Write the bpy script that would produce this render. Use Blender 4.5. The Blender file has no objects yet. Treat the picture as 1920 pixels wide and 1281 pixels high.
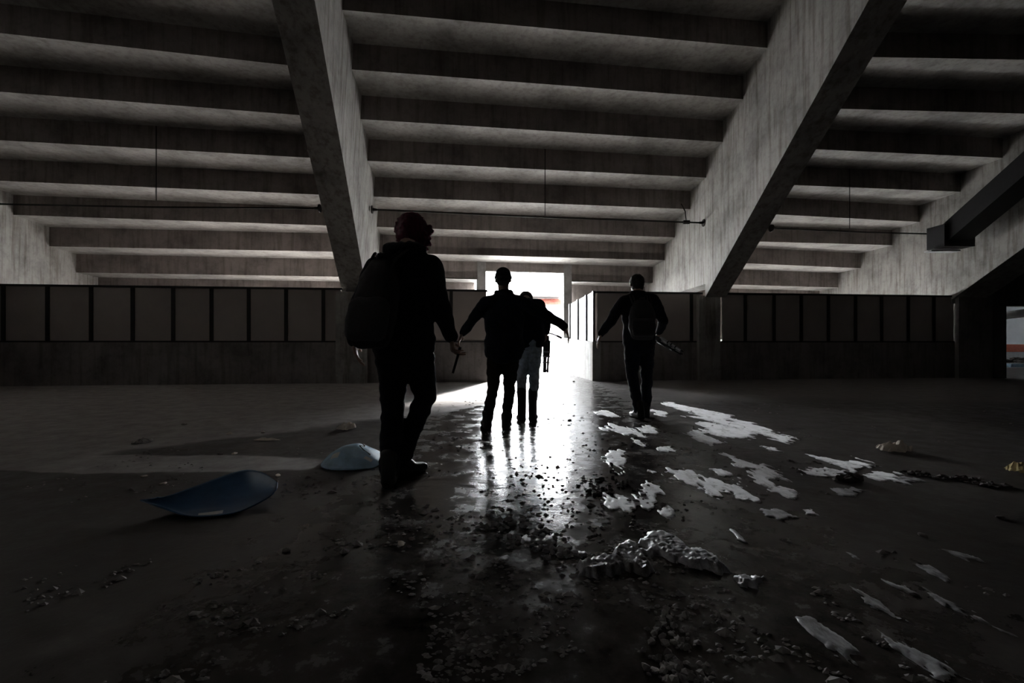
import bpy, bmesh, math, random
from mathutils import Vector, Matrix, noise

R = random.Random(7)
C = bpy.context.scene.collection
F = 853.0            # focal length in pixels of the 1920 px wide frame (16 mm on full frame)
HX, HY = 960.0, 643.0
CAM = 0.89           # eye height above the wet floor


def at(px, py, y):
    """point seen at a pixel, y metres in front of the camera"""
    return Vector(((px - HX) / F * y, y, CAM + (HY - py) / F * y))


def fl(px, py, z=0.0):
    """point of the floor seen at a pixel"""
    y = F * (CAM - z) / (py - HY)
    return Vector(((px - HX) / F * y, y, z))


# ------------------------------------------------------------------ materials
def nt(name):
    m = bpy.data.materials.new(name)
    m.use_nodes = True
    t = m.node_tree
    return m, t, t.nodes['Principled BSDF']


def N(t, kind, **kw):
    n = t.nodes.new(kind)
    for k, v in kw.items():
        if k in n.inputs:
            n.inputs[k].default_value = v
        else:
            setattr(n, k, v)
    return n


def ramp(t, src, stops):
    r = t.nodes.new('ShaderNodeValToRGB')
    e = r.color_ramp.elements
    while len(e) < len(stops):
        e.new(0.5)
    for q, (p, c) in zip(e, stops):
        q.position = p
        q.color = (c[0], c[1], c[2], 1) if not isinstance(c, float) else (c, c, c, 1)
    t.links.new(src, r.inputs['Fac'])
    return r


def coords(t, scale=(1, 1, 1)):
    g = t.nodes.new('ShaderNodeNewGeometry')
    mp = t.nodes.new('ShaderNodeMapping')
    mp.inputs['Scale'].default_value = scale
    t.links.new(g.outputs['Position'], mp.inputs['Vector'])
    return mp.outputs['Vector']


def concrete(name, col, streak=0.5, rough=0.9, bump=0.3, fine=9.0):
    m, t, b = nt(name)
    L = t.links.new
    n1 = N(t, 'ShaderNodeTexNoise', Scale=1.3, Detail=9.0, Roughness=0.65)
    L(coords(t), n1.inputs['Vector'])
    n2 = N(t, 'ShaderNodeTexNoise', Scale=2.2, Detail=6.0, Roughness=0.6)
    L(coords(t, (4.5, 4.5, 0.35)), n2.inputs['Vector'])
    n3 = N(t, 'ShaderNodeTexNoise', Scale=fine, Detail=8.0, Roughness=0.7)
    L(coords(t), n3.inputs['Vector'])
    d = [c * 0.62 for c in col]
    h = [min(1, c * 1.22) for c in col]
    r1 = ramp(t, n1.outputs['Fac'], [(0.34, d), (0.5, col), (0.68, h)])
    r2 = ramp(t, n2.outputs['Fac'], [(0.36, (0.50, 0.47, 0.43)), (0.52, (1, 1, 1))])
    r3 = ramp(t, n3.outputs['Fac'], [(0.34, (0.66, 0.65, 0.64)), (0.5, (1, 1, 1))])
    x = N(t, 'ShaderNodeMixRGB', blend_type='MULTIPLY', Fac=streak)
    L(r1.outputs['Color'], x.inputs[1]); L(r2.outputs['Color'], x.inputs[2])
    y = N(t, 'ShaderNodeMixRGB', blend_type='MULTIPLY', Fac=0.55)
    L(x.outputs['Color'], y.inputs[1]); L(r3.outputs['Color'], y.inputs[2])
    L(y.outputs['Color'], b.inputs['Base Color'])
    b.inputs['Roughness'].default_value = rough
    bp = N(t, 'ShaderNodeBump', Strength=bump, Distance=0.02)
    L(n3.outputs['Fac'], bp.inputs['Height']); L(bp.outputs['Normal'], b.inputs['Normal'])
    return m


def plain(name, col, rough=0.7, metal=0.0, var=0.25, scale=14.0, bump=0.0, spec=0.5, aniso=(1, 1, 1), sheen=0.0):
    m, t, b = nt(name)
    L = t.links.new
    n = N(t, 'ShaderNodeTexNoise', Scale=scale, Detail=5.0, Roughness=0.6)
    L(coords(t, aniso), n.inputs['Vector'])
    r = ramp(t, n.outputs['Fac'], [(0.3, [c * (1 - var) for c in col]), (0.7, [min(1, c * (1 + var)) for c in col])])
    L(r.outputs['Color'], b.inputs['Base Color'])
    b.inputs['Roughness'].default_value = rough
    b.inputs['Metallic'].default_value = metal
    b.inputs['Specular IOR Level'].default_value = spec
    if sheen:
        b.inputs['Sheen Weight'].default_value = sheen
    if bump:
        bp = N(t, 'ShaderNodeBump', Strength=bump, Distance=0.01)
        L(n.outputs['Fac'], bp.inputs['Height']); L(bp.outputs['Normal'], b.inputs['Normal'])
    return m


def residue(name, hi, lo, hole, sheen=1.0):
    m, t, b = nt(name)
    L = t.links.new
    n = N(t, 'ShaderNodeTexNoise', Scale=7.0, Detail=11.0, Roughness=0.74)
    L(coords(t, (1.5, 0.75, 1.0)), n.inputs['Vector'])
    r = ramp(t, n.outputs['Fac'], [(hole, (0.05, 0.045, 0.042)), (hole + 0.04, lo), (0.62, hi)])
    L(r.outputs['Color'], b.inputs['Base Color'])
    b.inputs['Roughness'].default_value = 0.4
    b.inputs['Sheen Weight'].default_value = sheen
    b.inputs['Sheen Roughness'].default_value = 0.5
    b.inputs['Specular IOR Level'].default_value = 0.9
    f = N(t, 'ShaderNodeTexNoise', Scale=70.0, Detail=5.0, Roughness=0.7)
    L(coords(t), f.inputs['Vector'])
    bp = N(t, 'ShaderNodeBump', Strength=0.25, Distance=0.006)
    L(f.outputs['Fac'], bp.inputs['Height']); L(bp.outputs['Normal'], b.inputs['Normal'])
    return m


def floor_material():
    m, t, b = nt('wet_concrete_floor')
    L = t.links.new
    g = t.nodes.new('ShaderNodeNewGeometry')
    sp = t.nodes.new('ShaderNodeSeparateXYZ')
    L(g.outputs['Position'], sp.inputs[0])

    def math_(op, a, bb, clamp=False):
        n = t.nodes.new('ShaderNodeMath'); n.operation = op; n.use_clamp = clamp
        for i, v in enumerate((a, bb)):
            if isinstance(v, (int, float)):
                n.inputs[i].default_value = v
            else:
                L(v, n.inputs[i])
        return n.outputs[0]

    def nz(scale, detail=6.0, rough=0.6, sc=(1, 1, 1), dist=0.0):
        n = N(t, 'ShaderNodeTexNoise', Scale=scale, Detail=detail, Roughness=rough, Distortion=dist)
        L(coords(t, sc), n.inputs['Vector'])
        return n.outputs['Fac']
    X, Y = sp.outputs['X'], sp.outputs['Y']
    wob = math_('MULTIPLY', math_('SUBTRACT', nz(0.9, 4.0), 0.5), 1.3)
    # the dry strip along the back wall, left of the way out: its edge runs from the way out towards the left foreground
    e = math_('SUBTRACT', Y, math_('ADD', math_('MULTIPLY', X, 0.98), 6.75))
    e = math_('ADD', e, wob)
    left = math_('MULTIPLY', math_('SUBTRACT', -0.35, X), 2.2)
    e = math_('MINIMUM', e, left)
    dry_a = math_('MULTIPLY', math_('ADD', e, 0.06), 6.0, True)
    # a dry tongue reaching in front of the seats
    u = math_('DIVIDE', math_('ADD', X, 2.75), 1.45)
    v = math_('DIVIDE', math_('SUBTRACT', math_('SUBTRACT', Y, 3.30), math_('MULTIPLY', X, -0.02)), 0.27)
    q = math_('SUBTRACT', 1.0, math_('ADD', math_('MULTIPLY', u, u), math_('MULTIPLY', v, v)))
    q = math_('ADD', q, math_('MULTIPLY', wob, 1.6))
    dry_b = math_('MULTIPLY', q, 5.0, True)
    # damp, matt concrete at the far right along the wall
    r_ = math_('SUBTRACT', math_('SUBTRACT', Y, 7.2), math_('MULTIPLY', X, -0.12))
    r_ = math_('MINIMUM', math_('ADD', r_, wob), math_('SUBTRACT', X, 2.4))
    dry_c = math_('MULTIPLY', math_('MULTIPLY', r_, 1.2, True), 0.55)
    # the water is thin away from the wet lane that leads to the way out: half damp there
    lane = math_('ABSOLUTE', math_('SUBTRACT', X, math_('ADD', math_('MULTIPLY', Y, 0.035), 0.12)), 0)
    lane = math_('SUBTRACT', math_('ADD', lane, math_('MULTIPLY', wob, 0.45)), 0.75)
    damp = math_('MULTIPLY', lane, 0.9, True)
    dry = math_('MAXIMUM', dry_a, math_('MAXIMUM', dry_b, dry_c))
    big = nz(0.55, 8.0, 0.62)
    mid = nz(5.0, 9.0, 0.7)
    fine = nz(38.0, 6.0, 0.7)
    cd = ramp(t, mid, [(0.3, (0.22, 0.20, 0.19)), (0.55, (0.34, 0.315, 0.30)), (0.75, (0.42, 0.40, 0.38))])
    cw = ramp(t, mid, [(0.32, (0.018, 0.015, 0.0135)), (0.52, (0.044, 0.037, 0.033)), (0.70, (0.11, 0.098, 0.09))])
    # dried lime and grit, speckled
    sp_ = ramp(t, fine, [(0.62, (0, 0, 0)), (0.74, (1, 1, 1))])
    spm = ramp(t, big, [(0.46, (0.0, 0, 0)), (0.62, (0.6, 0.6, 0.6))])
    k = N(t, 'ShaderNodeMixRGB', blend_type='MULTIPLY', Fac=1.0)
    L(sp_.outputs['Color'], k.inputs[1]); L(spm.outputs['Color'], k.inputs[2])
    w2 = N(t, 'ShaderNodeMixRGB', blend_type='MIX')
    L(k.outputs['Color'], w2.inputs['Fac']); L(cw.outputs['Color'], w2.inputs[1])
    w2.inputs[2].default_value = (0.17, 0.16, 0.155, 1)
    mx = N(t, 'ShaderNodeMixRGB', blend_type='MIX')
    L(dry, mx.inputs['Fac']); L(w2.outputs['Color'], mx.inputs[1]); L(cd.outputs['Color'], mx.inputs[2])
    L(mx.outputs['Color'], b.inputs['Base Color'])
    rw = ramp(t, mid, [(0.36, 0.07), (0.5, 0.16), (0.66, 0.38)])
    rd = math_('ADD', math_('MULTIPLY', damp, 0.30), rw.outputs['Color'])
    rr = N(t, 'ShaderNodeMixRGB', blend_type='MIX')
    L(dry, rr.inputs['Fac']); L(rd, rr.inputs[1]); rr.inputs[2].default_value = (0.82, 0.82, 0.82, 1)
    L(rr.outputs['Color'], b.inputs['Roughness'])
    bp = N(t, 'ShaderNodeBump', Strength=0.28, Distance=0.012)
    hgt = math_('ADD', math_('MULTIPLY', nz(11.0, 7.0, 0.62), 0.8), math_('MULTIPLY', nz(2.2, 3.0), 1.0))
    L(hgt, bp.inputs['Height']); L(bp.outputs['Normal'], b.inputs['Normal'])
    b.inputs['IOR'].default_value = 1.36
    return m


M = {}
M['floor'] = floor_material()
M['soffit'] = concrete('precast_concrete', (0.375, 0.36, 0.335), 0.45)
M['riser'] = concrete('brown_riser_concrete', (0.235, 0.205, 0.19), 0.6)  # upright faces of the steps, darker and browner than the soffits
M['beam'] = concrete('board_marked_concrete', (0.37, 0.355, 0.33), 0.75, bump=0.5)
M['wall'] = concrete('wall_concrete', (0.23, 0.21, 0.20), 0.5)
M['parapet'] = concrete('parapet_concrete', (0.30, 0.295, 0.285), 0.35)
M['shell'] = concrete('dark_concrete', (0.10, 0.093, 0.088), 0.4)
M['panel'] = plain('grey_brown_panel', (0.36, 0.315, 0.29), 0.75, var=0.07, scale=2.0)
M['white_panel'] = plain('pale_panel', (0.42, 0.43, 0.445), 0.6, var=0.06, scale=2.0)
M['frame'] = plain('black_steel', (0.012, 0.011, 0.011), 0.55, var=0.3)
M['joint'] = plain('joint_sealant', (0.02, 0.018, 0.017), 0.9)
M['rod'] = plain('rusty_black_rod', (0.02, 0.017, 0.015), 0.6, metal=0.5)
M['duct'] = plain('black_duct', (0.012, 0.011, 0.012), 0.7)
M['ground'] = plain('pale_ground', (0.62, 0.62, 0.61), 0.95, var=0.1, scale=1.0)
M['far_pale'] = plain('far_pale_concrete', (0.6, 0.6, 0.59), 0.95, var=0.1, scale=0.5)
M['far_red'] = plain('far_red_seating', (0.16, 0.045, 0.03), 0.9, var=0.5, scale=2.5)
M['far_dark'] = plain('far_dark_roof', (0.05, 0.043, 0.04), 0.9)
M['skin'] = plain('skin', (0.36, 0.23, 0.18), 0.5, var=0.08)
M['black_cloth'] = plain('black_cloth', (0.016, 0.016, 0.022), 0.92, var=0.35, scale=30, bump=0.2, spec=0.2, sheen=0.06)
M['navy_cloth'] = plain('navy_cloth', (0.013, 0.016, 0.026), 0.9, var=0.35, scale=30, bump=0.2, spec=0.2, sheen=0.06)
M['dark_denim'] = plain('dark_denim', (0.014, 0.015, 0.024), 0.9, var=0.4, scale=60, bump=0.2, spec=0.2, sheen=0.05)
M['jeans'] = plain('pale_blue_denim', (0.44, 0.53, 0.60), 0.9, var=0.35, scale=25, bump=0.2)
M['brown_trousers'] = plain('brown_trousers', (0.030, 0.023, 0.021), 0.9, var=0.3, scale=30, bump=0.2, spec=0.2)
M['boot'] = plain('black_leather', (0.012, 0.011, 0.011), 0.45, var=0.3, bump=0.1)
M['sole'] = plain('boot_rubber', (0.02, 0.02, 0.02), 0.8)
M['red_hair'] = plain('magenta_hair', (0.15, 0.012, 0.045), 0.55, var=0.5, scale=60, aniso=(1, 1, 0.2), bump=0.3)
M['dark_hair'] = plain('dark_hair', (0.015, 0.012, 0.01), 0.55, var=0.4, scale=60, bump=0.3)
M['knit'] = plain('dark_knit', (0.022, 0.022, 0.026), 0.95, var=0.4, scale=90, bump=0.4)
M['pack'] = plain('black_nylon', (0.034, 0.029, 0.032), 0.75, var=0.25, scale=80, bump=0.1)
M['pack_grey'] = plain('dark_grey_nylon', (0.05, 0.047, 0.049), 0.75, var=0.25, scale=80, bump=0.1)
M['strap'] = plain('webbing', (0.06, 0.053, 0.056), 0.85, var=0.25, scale=90)
M['chrome'] = plain('silver_metal', (0.55, 0.55, 0.56), 0.3, metal=1.0, var=0.1)
M['tripod'] = plain('black_tripod', (0.015, 0.015, 0.016), 0.4, var=0.2)
M['seat'] = plain('blue_seat_plastic', (0.060, 0.15, 0.29), 0.38, var=0.22, scale=9)
M['seat_pale'] = plain('faded_blue_seat_plastic', (0.40, 0.60, 0.76), 0.45, var=0.25, scale=9)
M['sticker'] = plain('white_sticker', (0.8, 0.8, 0.78), 0.6, var=0.1)
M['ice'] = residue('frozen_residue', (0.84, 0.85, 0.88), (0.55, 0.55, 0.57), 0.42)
M['ice_dull'] = residue('grey_frozen_residue', (0.42, 0.425, 0.45), (0.16, 0.16, 0.17), 0.45, 0.35)  # the same residue in a darker grey, mostly for the nearer patches
M['crust'] = plain('grey_crust', (0.26, 0.25, 0.25), 0.9, var=0.4, scale=35, bump=0.6)
M['paper'] = plain('dirty_paper', (0.66, 0.60, 0.52), 0.9, var=0.15, scale=20)
M['yellow'] = plain('yellowed_foam', (0.55, 0.45, 0.22), 0.9, var=0.2, scale=20)
M['grit'] = plain('grit', (0.30, 0.28, 0.27), 0.9, var=0.5, scale=20)
M['rubble'] = plain('rubble', (0.07, 0.06, 0.056), 0.9, var=0.5, scale=20)
M['orange'] = plain('orange_red_paint', (0.50, 0.085, 0.025), 0.7, var=0.15)
M['blue'] = plain('dark_blue_paint', (0.02, 0.07, 0.20), 0.7, var=0.2)
M['sheet'] = plain('pale_sheet', (0.55, 0.57, 0.58), 0.8, var=0.1)
M['grey'] = plain('dull_grey', (0.20, 0.205, 0.215), 0.85, var=0.1, scale=1.5)
M['pipe'] = plain('pale_grey_pipe', (0.5, 0.5, 0.5), 0.6, var=0.1)


# ------------------------------------------------------------------ builders
def tag(o, label=None, cat=None, group=None, kind=None):
    if label: o['label'] = label
    if cat: o['category'] = cat
    if group: o['group'] = group
    if kind: o['kind'] = kind
    return o


def empty(name, loc, label, cat, group=None):
    o = bpy.data.objects.new(name, None)
    C.objects.link(o)
    o.location = loc
    o.empty_display_size = 0.2
    return tag(o, label, cat, group)


def link(name, me, mat, parent=None, smooth=False):
    o = bpy.data.objects.new(name, me)
    me.name = name
    C.objects.link(o)
    if mat: me.materials.append(mat)
    if smooth:
        for p in me.polygons: p.use_smooth = True
    if parent:
        o.parent = parent
        o.matrix_parent_inverse = Matrix.Translation(parent.location).inverted()
    return o


class MB:
    def __init__(s):
        s.bm = bmesh.new()

    def face(s, pts):
        vs = [s.bm.verts.new(p) for p in pts]
        return s.bm.faces.new(vs)

    def hexa(s, a, b):
        """solid between quad a (4 points) and quad b (4 points)"""
        A = [s.bm.verts.new(p) for p in a]; B = [s.bm.verts.new(p) for p in b]
        s.bm.faces.new(A); s.bm.faces.new(B[::-1])
        for i in range(4):
            j = (i + 1) % 4
            s.bm.faces.new((A[j], A[i], B[i], B[j]))
        return s

    def box(s, x0, x1, y0, y1, z0, z1):
        return s.hexa([(x0, y0, z0), (x1, y0, z0), (x1, y1, z0), (x0, y1, z0)],
                      [(x0, y0, z1), (x1, y0, z1), (x1, y1, z1), (x0, y1, z1)])

    def slab(s, p, q, z0, z1, th, zq0=None, zq1=None):
        """upright slab from plan point p to q, thickness th to its left (away)"""
        p = Vector((p[0], p[1])); q = Vector((q[0], q[1]))
        d = (q - p).normalized(); n = Vector((-d.y, d.x)) * th
        zq0 = z0 if zq0 is None else zq0; zq1 = z1 if zq1 is None else zq1
        return s.hexa([(p.x, p.y, z0), (q.x, q.y, zq0), (q.x + n.x, q.y + n.y, zq0), (p.x + n.x, p.y + n.y, z0)],
                      [(p.x, p.y, z1), (q.x, q.y, zq1), (q.x + n.x, q.y + n.y, zq1), (p.x + n.x, p.y + n.y, z1)])

    def bar(s, a, b, w, h=None, up=(0, 0, 1)):
        a, b = Vector(a), Vector(b); h = h or w
        d = (b - a).normalized(); u = Vector(up)
        if abs(d.dot(u)) > 0.99: u = Vector((1, 0, 0))
        x = d.cross(u).normalized() * w / 2; y = x.cross(d).normalized() * h / 2
        o = [(-x - y), (x - y), (x + y), (-x + y)]
        return s.hexa([a + k for k in o], [b + k for k in o])

    def cone(s, a, b, ra, rb, seg=12, caps=True):
        a, b = Vector(a), Vector(b)
        d = (b - a)
        if d.length < 1e-6: return s
        d.normalize()
        u = Vector((0, 0, 1)) if abs(d.z) < 0.95 else Vector((1, 0, 0))
        x = d.cross(u).normalized(); y = d.cross(x)
        A, B = [], []
        for i in range(seg):
            t = 2 * math.pi * i / seg
            k = x * math.cos(t) + y * math.sin(t)
            A.append(s.bm.verts.new(a + k * ra)); B.append(s.bm.verts.new(b + k * rb))
        for i in range(seg):
            j = (i + 1) % seg
            s.bm.faces.new((A[i], A[j], B[j], B[i]))
        if caps:
            s.bm.faces.new(A[::-1]); s.bm.faces.new(B)
        return s

    def ball(s, c, r, sc=(1, 1, 1), rot=None, sub=2):
        g = bmesh.ops.create_icosphere(s.bm, subdivisions=sub, radius=1.0)
        mt = Matrix.Translation(Vector(c)) @ (rot.to_4x4() if rot else Matrix()) @ Matrix.Diagonal((r * sc[0], r * sc[1], r * sc[2], 1))
        bmesh.ops.transform(s.bm, matrix=mt, verts=g['verts'])
        return s

    def cap(s, a, b, ra, rb=None):
        rb = ra if rb is None else rb
        s.cone(a, b, ra, rb, 14)
        s.ball(a, ra); s.ball(b, rb)
        return s

    def chain(s, pts, rad):
        for i in range(len(pts) - 1):
            s.cap(pts[i], pts[i + 1], rad[i], rad[i + 1])
        return s

    def tube(s, pts, r, seg=8):
        pts = [Vector(p) for p in pts]
        rings = []
        for i, p in enumerate(pts):
            d = (pts[min(i + 1, len(pts) - 1)] - pts[max(i - 1, 0)]).normalized()
            u = Vector((0, 0, 1)) if abs(d.z) < 0.95 else Vector((1, 0, 0))
            x = d.cross(u).normalized(); y = d.cross(x)
            rings.append([s.bm.verts.new(p + (x * math.cos(2 * math.pi * k / seg) + y * math.sin(2 * math.pi * k / seg)) * r) for k in range(seg)])
        for a, b in zip(rings, rings[1:]):
            for k in range(seg):
                j = (k + 1) % seg
                s.bm.faces.new((a[k], a[j], b[j], b[k]))
        s.bm.faces.new(rings[0][::-1]); s.bm.faces.new(rings[-1])
        return s

    def mesh(s, name='m'):
        bmesh.ops.recalc_face_normals(s.bm, faces=s.bm.faces)
        me = bpy.data.meshes.new(name)
        s.bm.to_mesh(me); s.bm.free()
        return me

    def build(s, name, mat, parent=None, smooth=False):
        return link(name, s.mesh(name), mat, parent, smooth)

    def skin(s, name, mat, parent=None, voxel=0.01, smooth=4, wrinkle=0.0, freq=9.0, stretch=(1, 1, 1), seed=0.0):
        """melt all shapes into one continuous smooth surface"""
        me = s.mesh(name)
        o = bpy.data.objects.new(name, me); C.objects.link(o)
        md = o.modifiers.new('r', 'REMESH'); md.mode = 'VOXEL'; md.voxel_size = voxel
        if smooth:
            sm = o.modifiers.new('s', 'SMOOTH'); sm.iterations = smooth; sm.factor = 0.5
        dg = bpy.context.evaluated_depsgraph_get(); dg.update()
        m2 = bpy.data.meshes.new_from_object(o.evaluated_get(dg))
        bpy.data.objects.remove(o); bpy.data.meshes.remove(me)
        if wrinkle:
            nr = [v.normal.copy() for v in m2.vertices]
            for v, n in zip(m2.vertices, nr):
                c = Vector((v.co.x * freq * stretch[0] + seed, v.co.y * freq * stretch[1], v.co.z * freq * stretch[2]))
                k = noise.noise(c) + 0.5 * noise.noise(c * 2.1)
                v.co += n * wrinkle * k
        m2.materials.clear()
        return link(name, m2, mat, parent, True)


# ------------------------------------------------------------------ stepped stand overhead
RISE = 0.45


def hk(k):
    if k == 7: return 2.40
    if k == 8: return 1.90
    if k == 9: return 1.42
    return (12.4 - k) * RISE


def edge(px, py, k):
    return at(px, py, F * hk(k) / (HY - py))


def bay_lines(pix, ext_l=0.0, ext_r=0.0):
    L_, R_ = {}, {}
    for k, ((xl, yl), (xr, yr)) in pix.items():
        a, b = edge(xl, yl, k), edge(xr, yr, k)
        d = (b - a).normalized()
        L_[k] = a - d * ext_l; R_[k] = b + d * ext_r
    k0 = min(L_)
    for D in (L_, R_):
        st = (D[k0] - D[k0 + 3]) / 3
        for k in range(k0 - 1, -9, -1):
            D[k] = D[k + 1] + st
            D[k].z = CAM + hk(k)
    return L_, R_


left_pix = {2: ((0, 62), (538, 122)), 3: ((0, 172), (563, 216)), 4: ((0, 263), (582, 296)), 5: ((0, 339), (598, 365)),
            6: ((25, 403), (613, 423)), 7: ((88, 462), (624, 472)), 8: ((143, 511), (634, 519))}
mid_pix = {1: ((647, 19), (1440, 90)), 2: ((669, 131), (1392, 186)), 3: ((684, 224), (1350, 266)), 4: ((698, 302), (1319, 333)),
           5: ((709, 369), (1290, 392)), 6: ((720, 426), (1262, 445)), 7: ((731, 474), (1238, 488)), 8: ((741, 519), (1220, 530))}
right_pix = {1: ((1635, 107), (1920, 112)), 2: ((1575, 204), (1920, 213)), 3: ((1530, 280), (1920, 298)), 4: ((1485, 347), (1834, 361)),
             5: ((1452, 402), (1740, 417)), 6: ((1424, 453), (1676, 460)), 7: ((1403, 494), (1610, 503)), 8: ((1385, 534), (1556, 539))}
# k=1,2,3 of the right bay run on to the third beam, out of frame
BAYS = {'left': bay_lines(left_pix, 0.0, 1.0), 'mid': bay_lines(mid_pix, 0.36, 0.3), 'right': bay_lines(right_pix, 0.6, 0.15)}
for k in list(BAYS['left'][0]):
    if k < 6:                                   # carried on past the frame to the beam at the far left
        a, b = BAYS['left'][0][k], BAYS['left'][1][k]
        BAYS['left'][0][k] = a + (a - b).normalized() * (0.9 + 0.25 * (6 - k))
    else:
        a, b = BAYS['left'][0][k], BAYS['left'][1][k]
        BAYS['left'][0][k] = a + (a - b).normalized() * 0.4
for k in list(BAYS['right'][0]):
    if True:
        a, b = BAYS['right'][0][k], BAYS['right'][1][k]
        tx = 11.75
        BAYS['right'][1][k] = a + (b - a) * ((tx - a.x) / (b.x - a.x))
        BAYS['right'][0][k] = a + (b - a) * ((4.68 - a.x) / (b.x - a.x))


def stepped(mb, P, Q, ks, end_z=None, top=0.22):
    """solid stepped slab between the edge lines P (left) and Q (right); ks runs from the top row down to the lowest"""
    def prof(D):
        pr = []
        for k in ks:
            e = D[k]
            pr.append(Vector((e.x, e.y, CAM + hk(k - 1))))
            pr.append(Vector((e.x, e.y, CAM + hk(k))))
        if end_z is not None:
            pr[-1].z = end_z
        return pr
    A, B = prof(P), prof(Q)
    va = [mb.bm.verts.new(p) for p in A]; vb = [mb.bm.verts.new(p) for p in B]
    up = Vector((0, 0.16, top))
    ua = [mb.bm.verts.new(p + up) for p in A]; ub = [mb.bm.verts.new(p + up) for p in B]
    for i in range(len(A) - 1):
        mb.bm.faces.new((va[i], vb[i], vb[i + 1], va[i + 1]))
        mb.bm.faces.new((ua[i + 1], ub[i + 1], ub[i], ua[i]))
        mb.bm.faces.new((va[i + 1], ua[i + 1], ua[i], va[i]))
        mb.bm.faces.new((vb[i], ub[i], ub[i + 1], vb[i + 1]))
    mb.bm.faces.new((va[0], ua[0], ub[0], vb[0]))
    mb.bm.faces.new((va[-1], vb[-1], ub[-1], ua[-1]))


def add9(D):
    st = D[8] - D[7]
    D[9] = D[8] + Vector((st.x, st.y, 0)) * 0.95
    D[9].z = CAM + hk(9)


for b_ in BAYS.values():
    for D in b_: add9(D)
rows = list(range(-7, 10))


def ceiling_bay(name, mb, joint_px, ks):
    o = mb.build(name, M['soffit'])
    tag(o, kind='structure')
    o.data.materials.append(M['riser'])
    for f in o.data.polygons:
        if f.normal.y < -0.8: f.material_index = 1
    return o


mb = MB(); stepped(mb, *BAYS['left'], rows, end_z=1.85)  # unseen low gap under the last riser, added to let daylight in
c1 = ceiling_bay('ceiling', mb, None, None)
mb = MB(); stepped(mb, *BAYS['right'], rows, end_z=1.0)  # a lower gap added here too, hidden behind the panel screen, for daylight
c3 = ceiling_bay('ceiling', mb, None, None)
# centre bay: cut open below row 8 where the way out goes through the stand
P, Q = BAYS['mid']


def lerp_line(k, px):
    """plan point on edge line k of the centre bay seen at pixel column px"""
    a, b = P[k], Q[k]
    s_ = (px - HX) / F
    t_ = (s_ * a.y - a.x) / ((b.x - a.x) - s_ * (b.y - a.y))
    return a + (b - a) * t_


HEAD = 2.13
mb = MB(); stepped(mb, P, Q, list(range(-7, 8)))
xl0, xl1, xr0, xr1 = 895, 911, 1057, 1072
OP = {}
for k in (8, 9):
    for px in (xl0, xl1, xr0, xr1):
        OP[(k, px)] = lerp_line(8, px) if k == 8 else None
for px in (xl0, xl1, xr0, xr1):
    d = (Q[8] - P[8]); nrm = Vector((-d.y, d.x, 0)).normalized()
    OP[(9, px)] = OP[(8, px)] + nrm * 0.95
    OP[(9, px)].z = CAM + hk(9)
# the soffit of row 7 and riser 8 across the whole bay, its lower edge the lintel over the way out
for (a7, a8, b7, b8, zb) in ((P[7], P[8], None, OP[(8, xl0)], hk(8)), (None, OP[(8, xl0)], None, OP[(8, xr1)], HEAD), (None, OP[(8, xr1)], Q[7], Q[8], hk(8))):
    d = (Q[7] - P[7])
    def on7(p):
        t_ = (p - P[8]).dot(Q[8] - P[8]) / (Q[8] - P[8]).length_squared
        return P[7] + d * t_
    f0 = P[7] if a7 is not None else on7(a8)
    f1 = Q[7] if b7 is not None else on7(b8)
    z7 = CAM + hk(7)
    mb.hexa([(f0.x, f0.y, z7), (f1.x, f1.y, z7), (b8.x, b8.y, z7), (a8.x, a8.y, z7)],
            [(f0.x, f0.y, z7 + .2), (f1.x, f1.y, z7 + .2), (b8.x, b8.y + .16, z7 + .2), (a8.x, a8.y + .16, z7 + .2)])
    mb.slab((a8.x, a8.y), (b8.x, b8.y), CAM + zb, z7 + .2, 0.16)
for (p8, p9, q8, q9) in ((P[8], P[9], OP[(8, xl0)], OP[(9, xl0)]), (OP[(8, xr1)], OP[(9, xr1)], Q[8], Q[9])):
    z8 = CAM + hk(8)
    mb.hexa([(p8.x, p8.y, z8), (q8.x, q8.y, z8), (q9.x, q9.y, z8), (p9.x, p9.y, z8)],
            [(p8.x, p8.y, z8 + .2), (q8.x, q8.y, z8 + .2), (q9.x, q9.y + .1, z8 + .2), (p9.x, p9.y + .1, z8 + .2)])
    mb.slab((p9.x, p9.y), (q9.x, q9.y), 0, z8 + .2, 0.16)
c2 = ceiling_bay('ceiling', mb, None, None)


def joint(px, k, P_, Q_, par):
    """open joint between two precast units: dark sealant across soffit k and riser k"""
    def pt(kk):
        a, b = P_[kk], Q_[kk]
        s_ = (px - HX) / F
        t_ = (s_ * a.y - a.x) / ((b.x - a.x) - s_ * (b.y - a.y))
        return a + (b - a) * t_
    n_, f_ = pt(k), pt(k + 1)
    m = MB()
    m.bar((n_.x, n_.y, CAM + hk(k)), (f_.x, f_.y, CAM + hk(k)), 0.024, 0.008)
    m.bar((n_.x, n_.y - .001, CAM + hk(k)), (n_.x, n_.y - .001, CAM + hk(k - 1)), 0.022, 0.008, up=(0, 1, 0))
    m.build('joint', M['joint'], par)


for k in (4, 5): joint(1022, k, P, Q, c2)
for k in (4, 5): joint(293, k, *BAYS['left'], c1)
for k in (4, 5): joint(1593, k, *BAYS['right'], c3)

# ------------------------------------------------------------------ raker beams and their columns
def hb(y): return 8.07 - 0.672 * y          # underside of the beams above eye height


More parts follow.
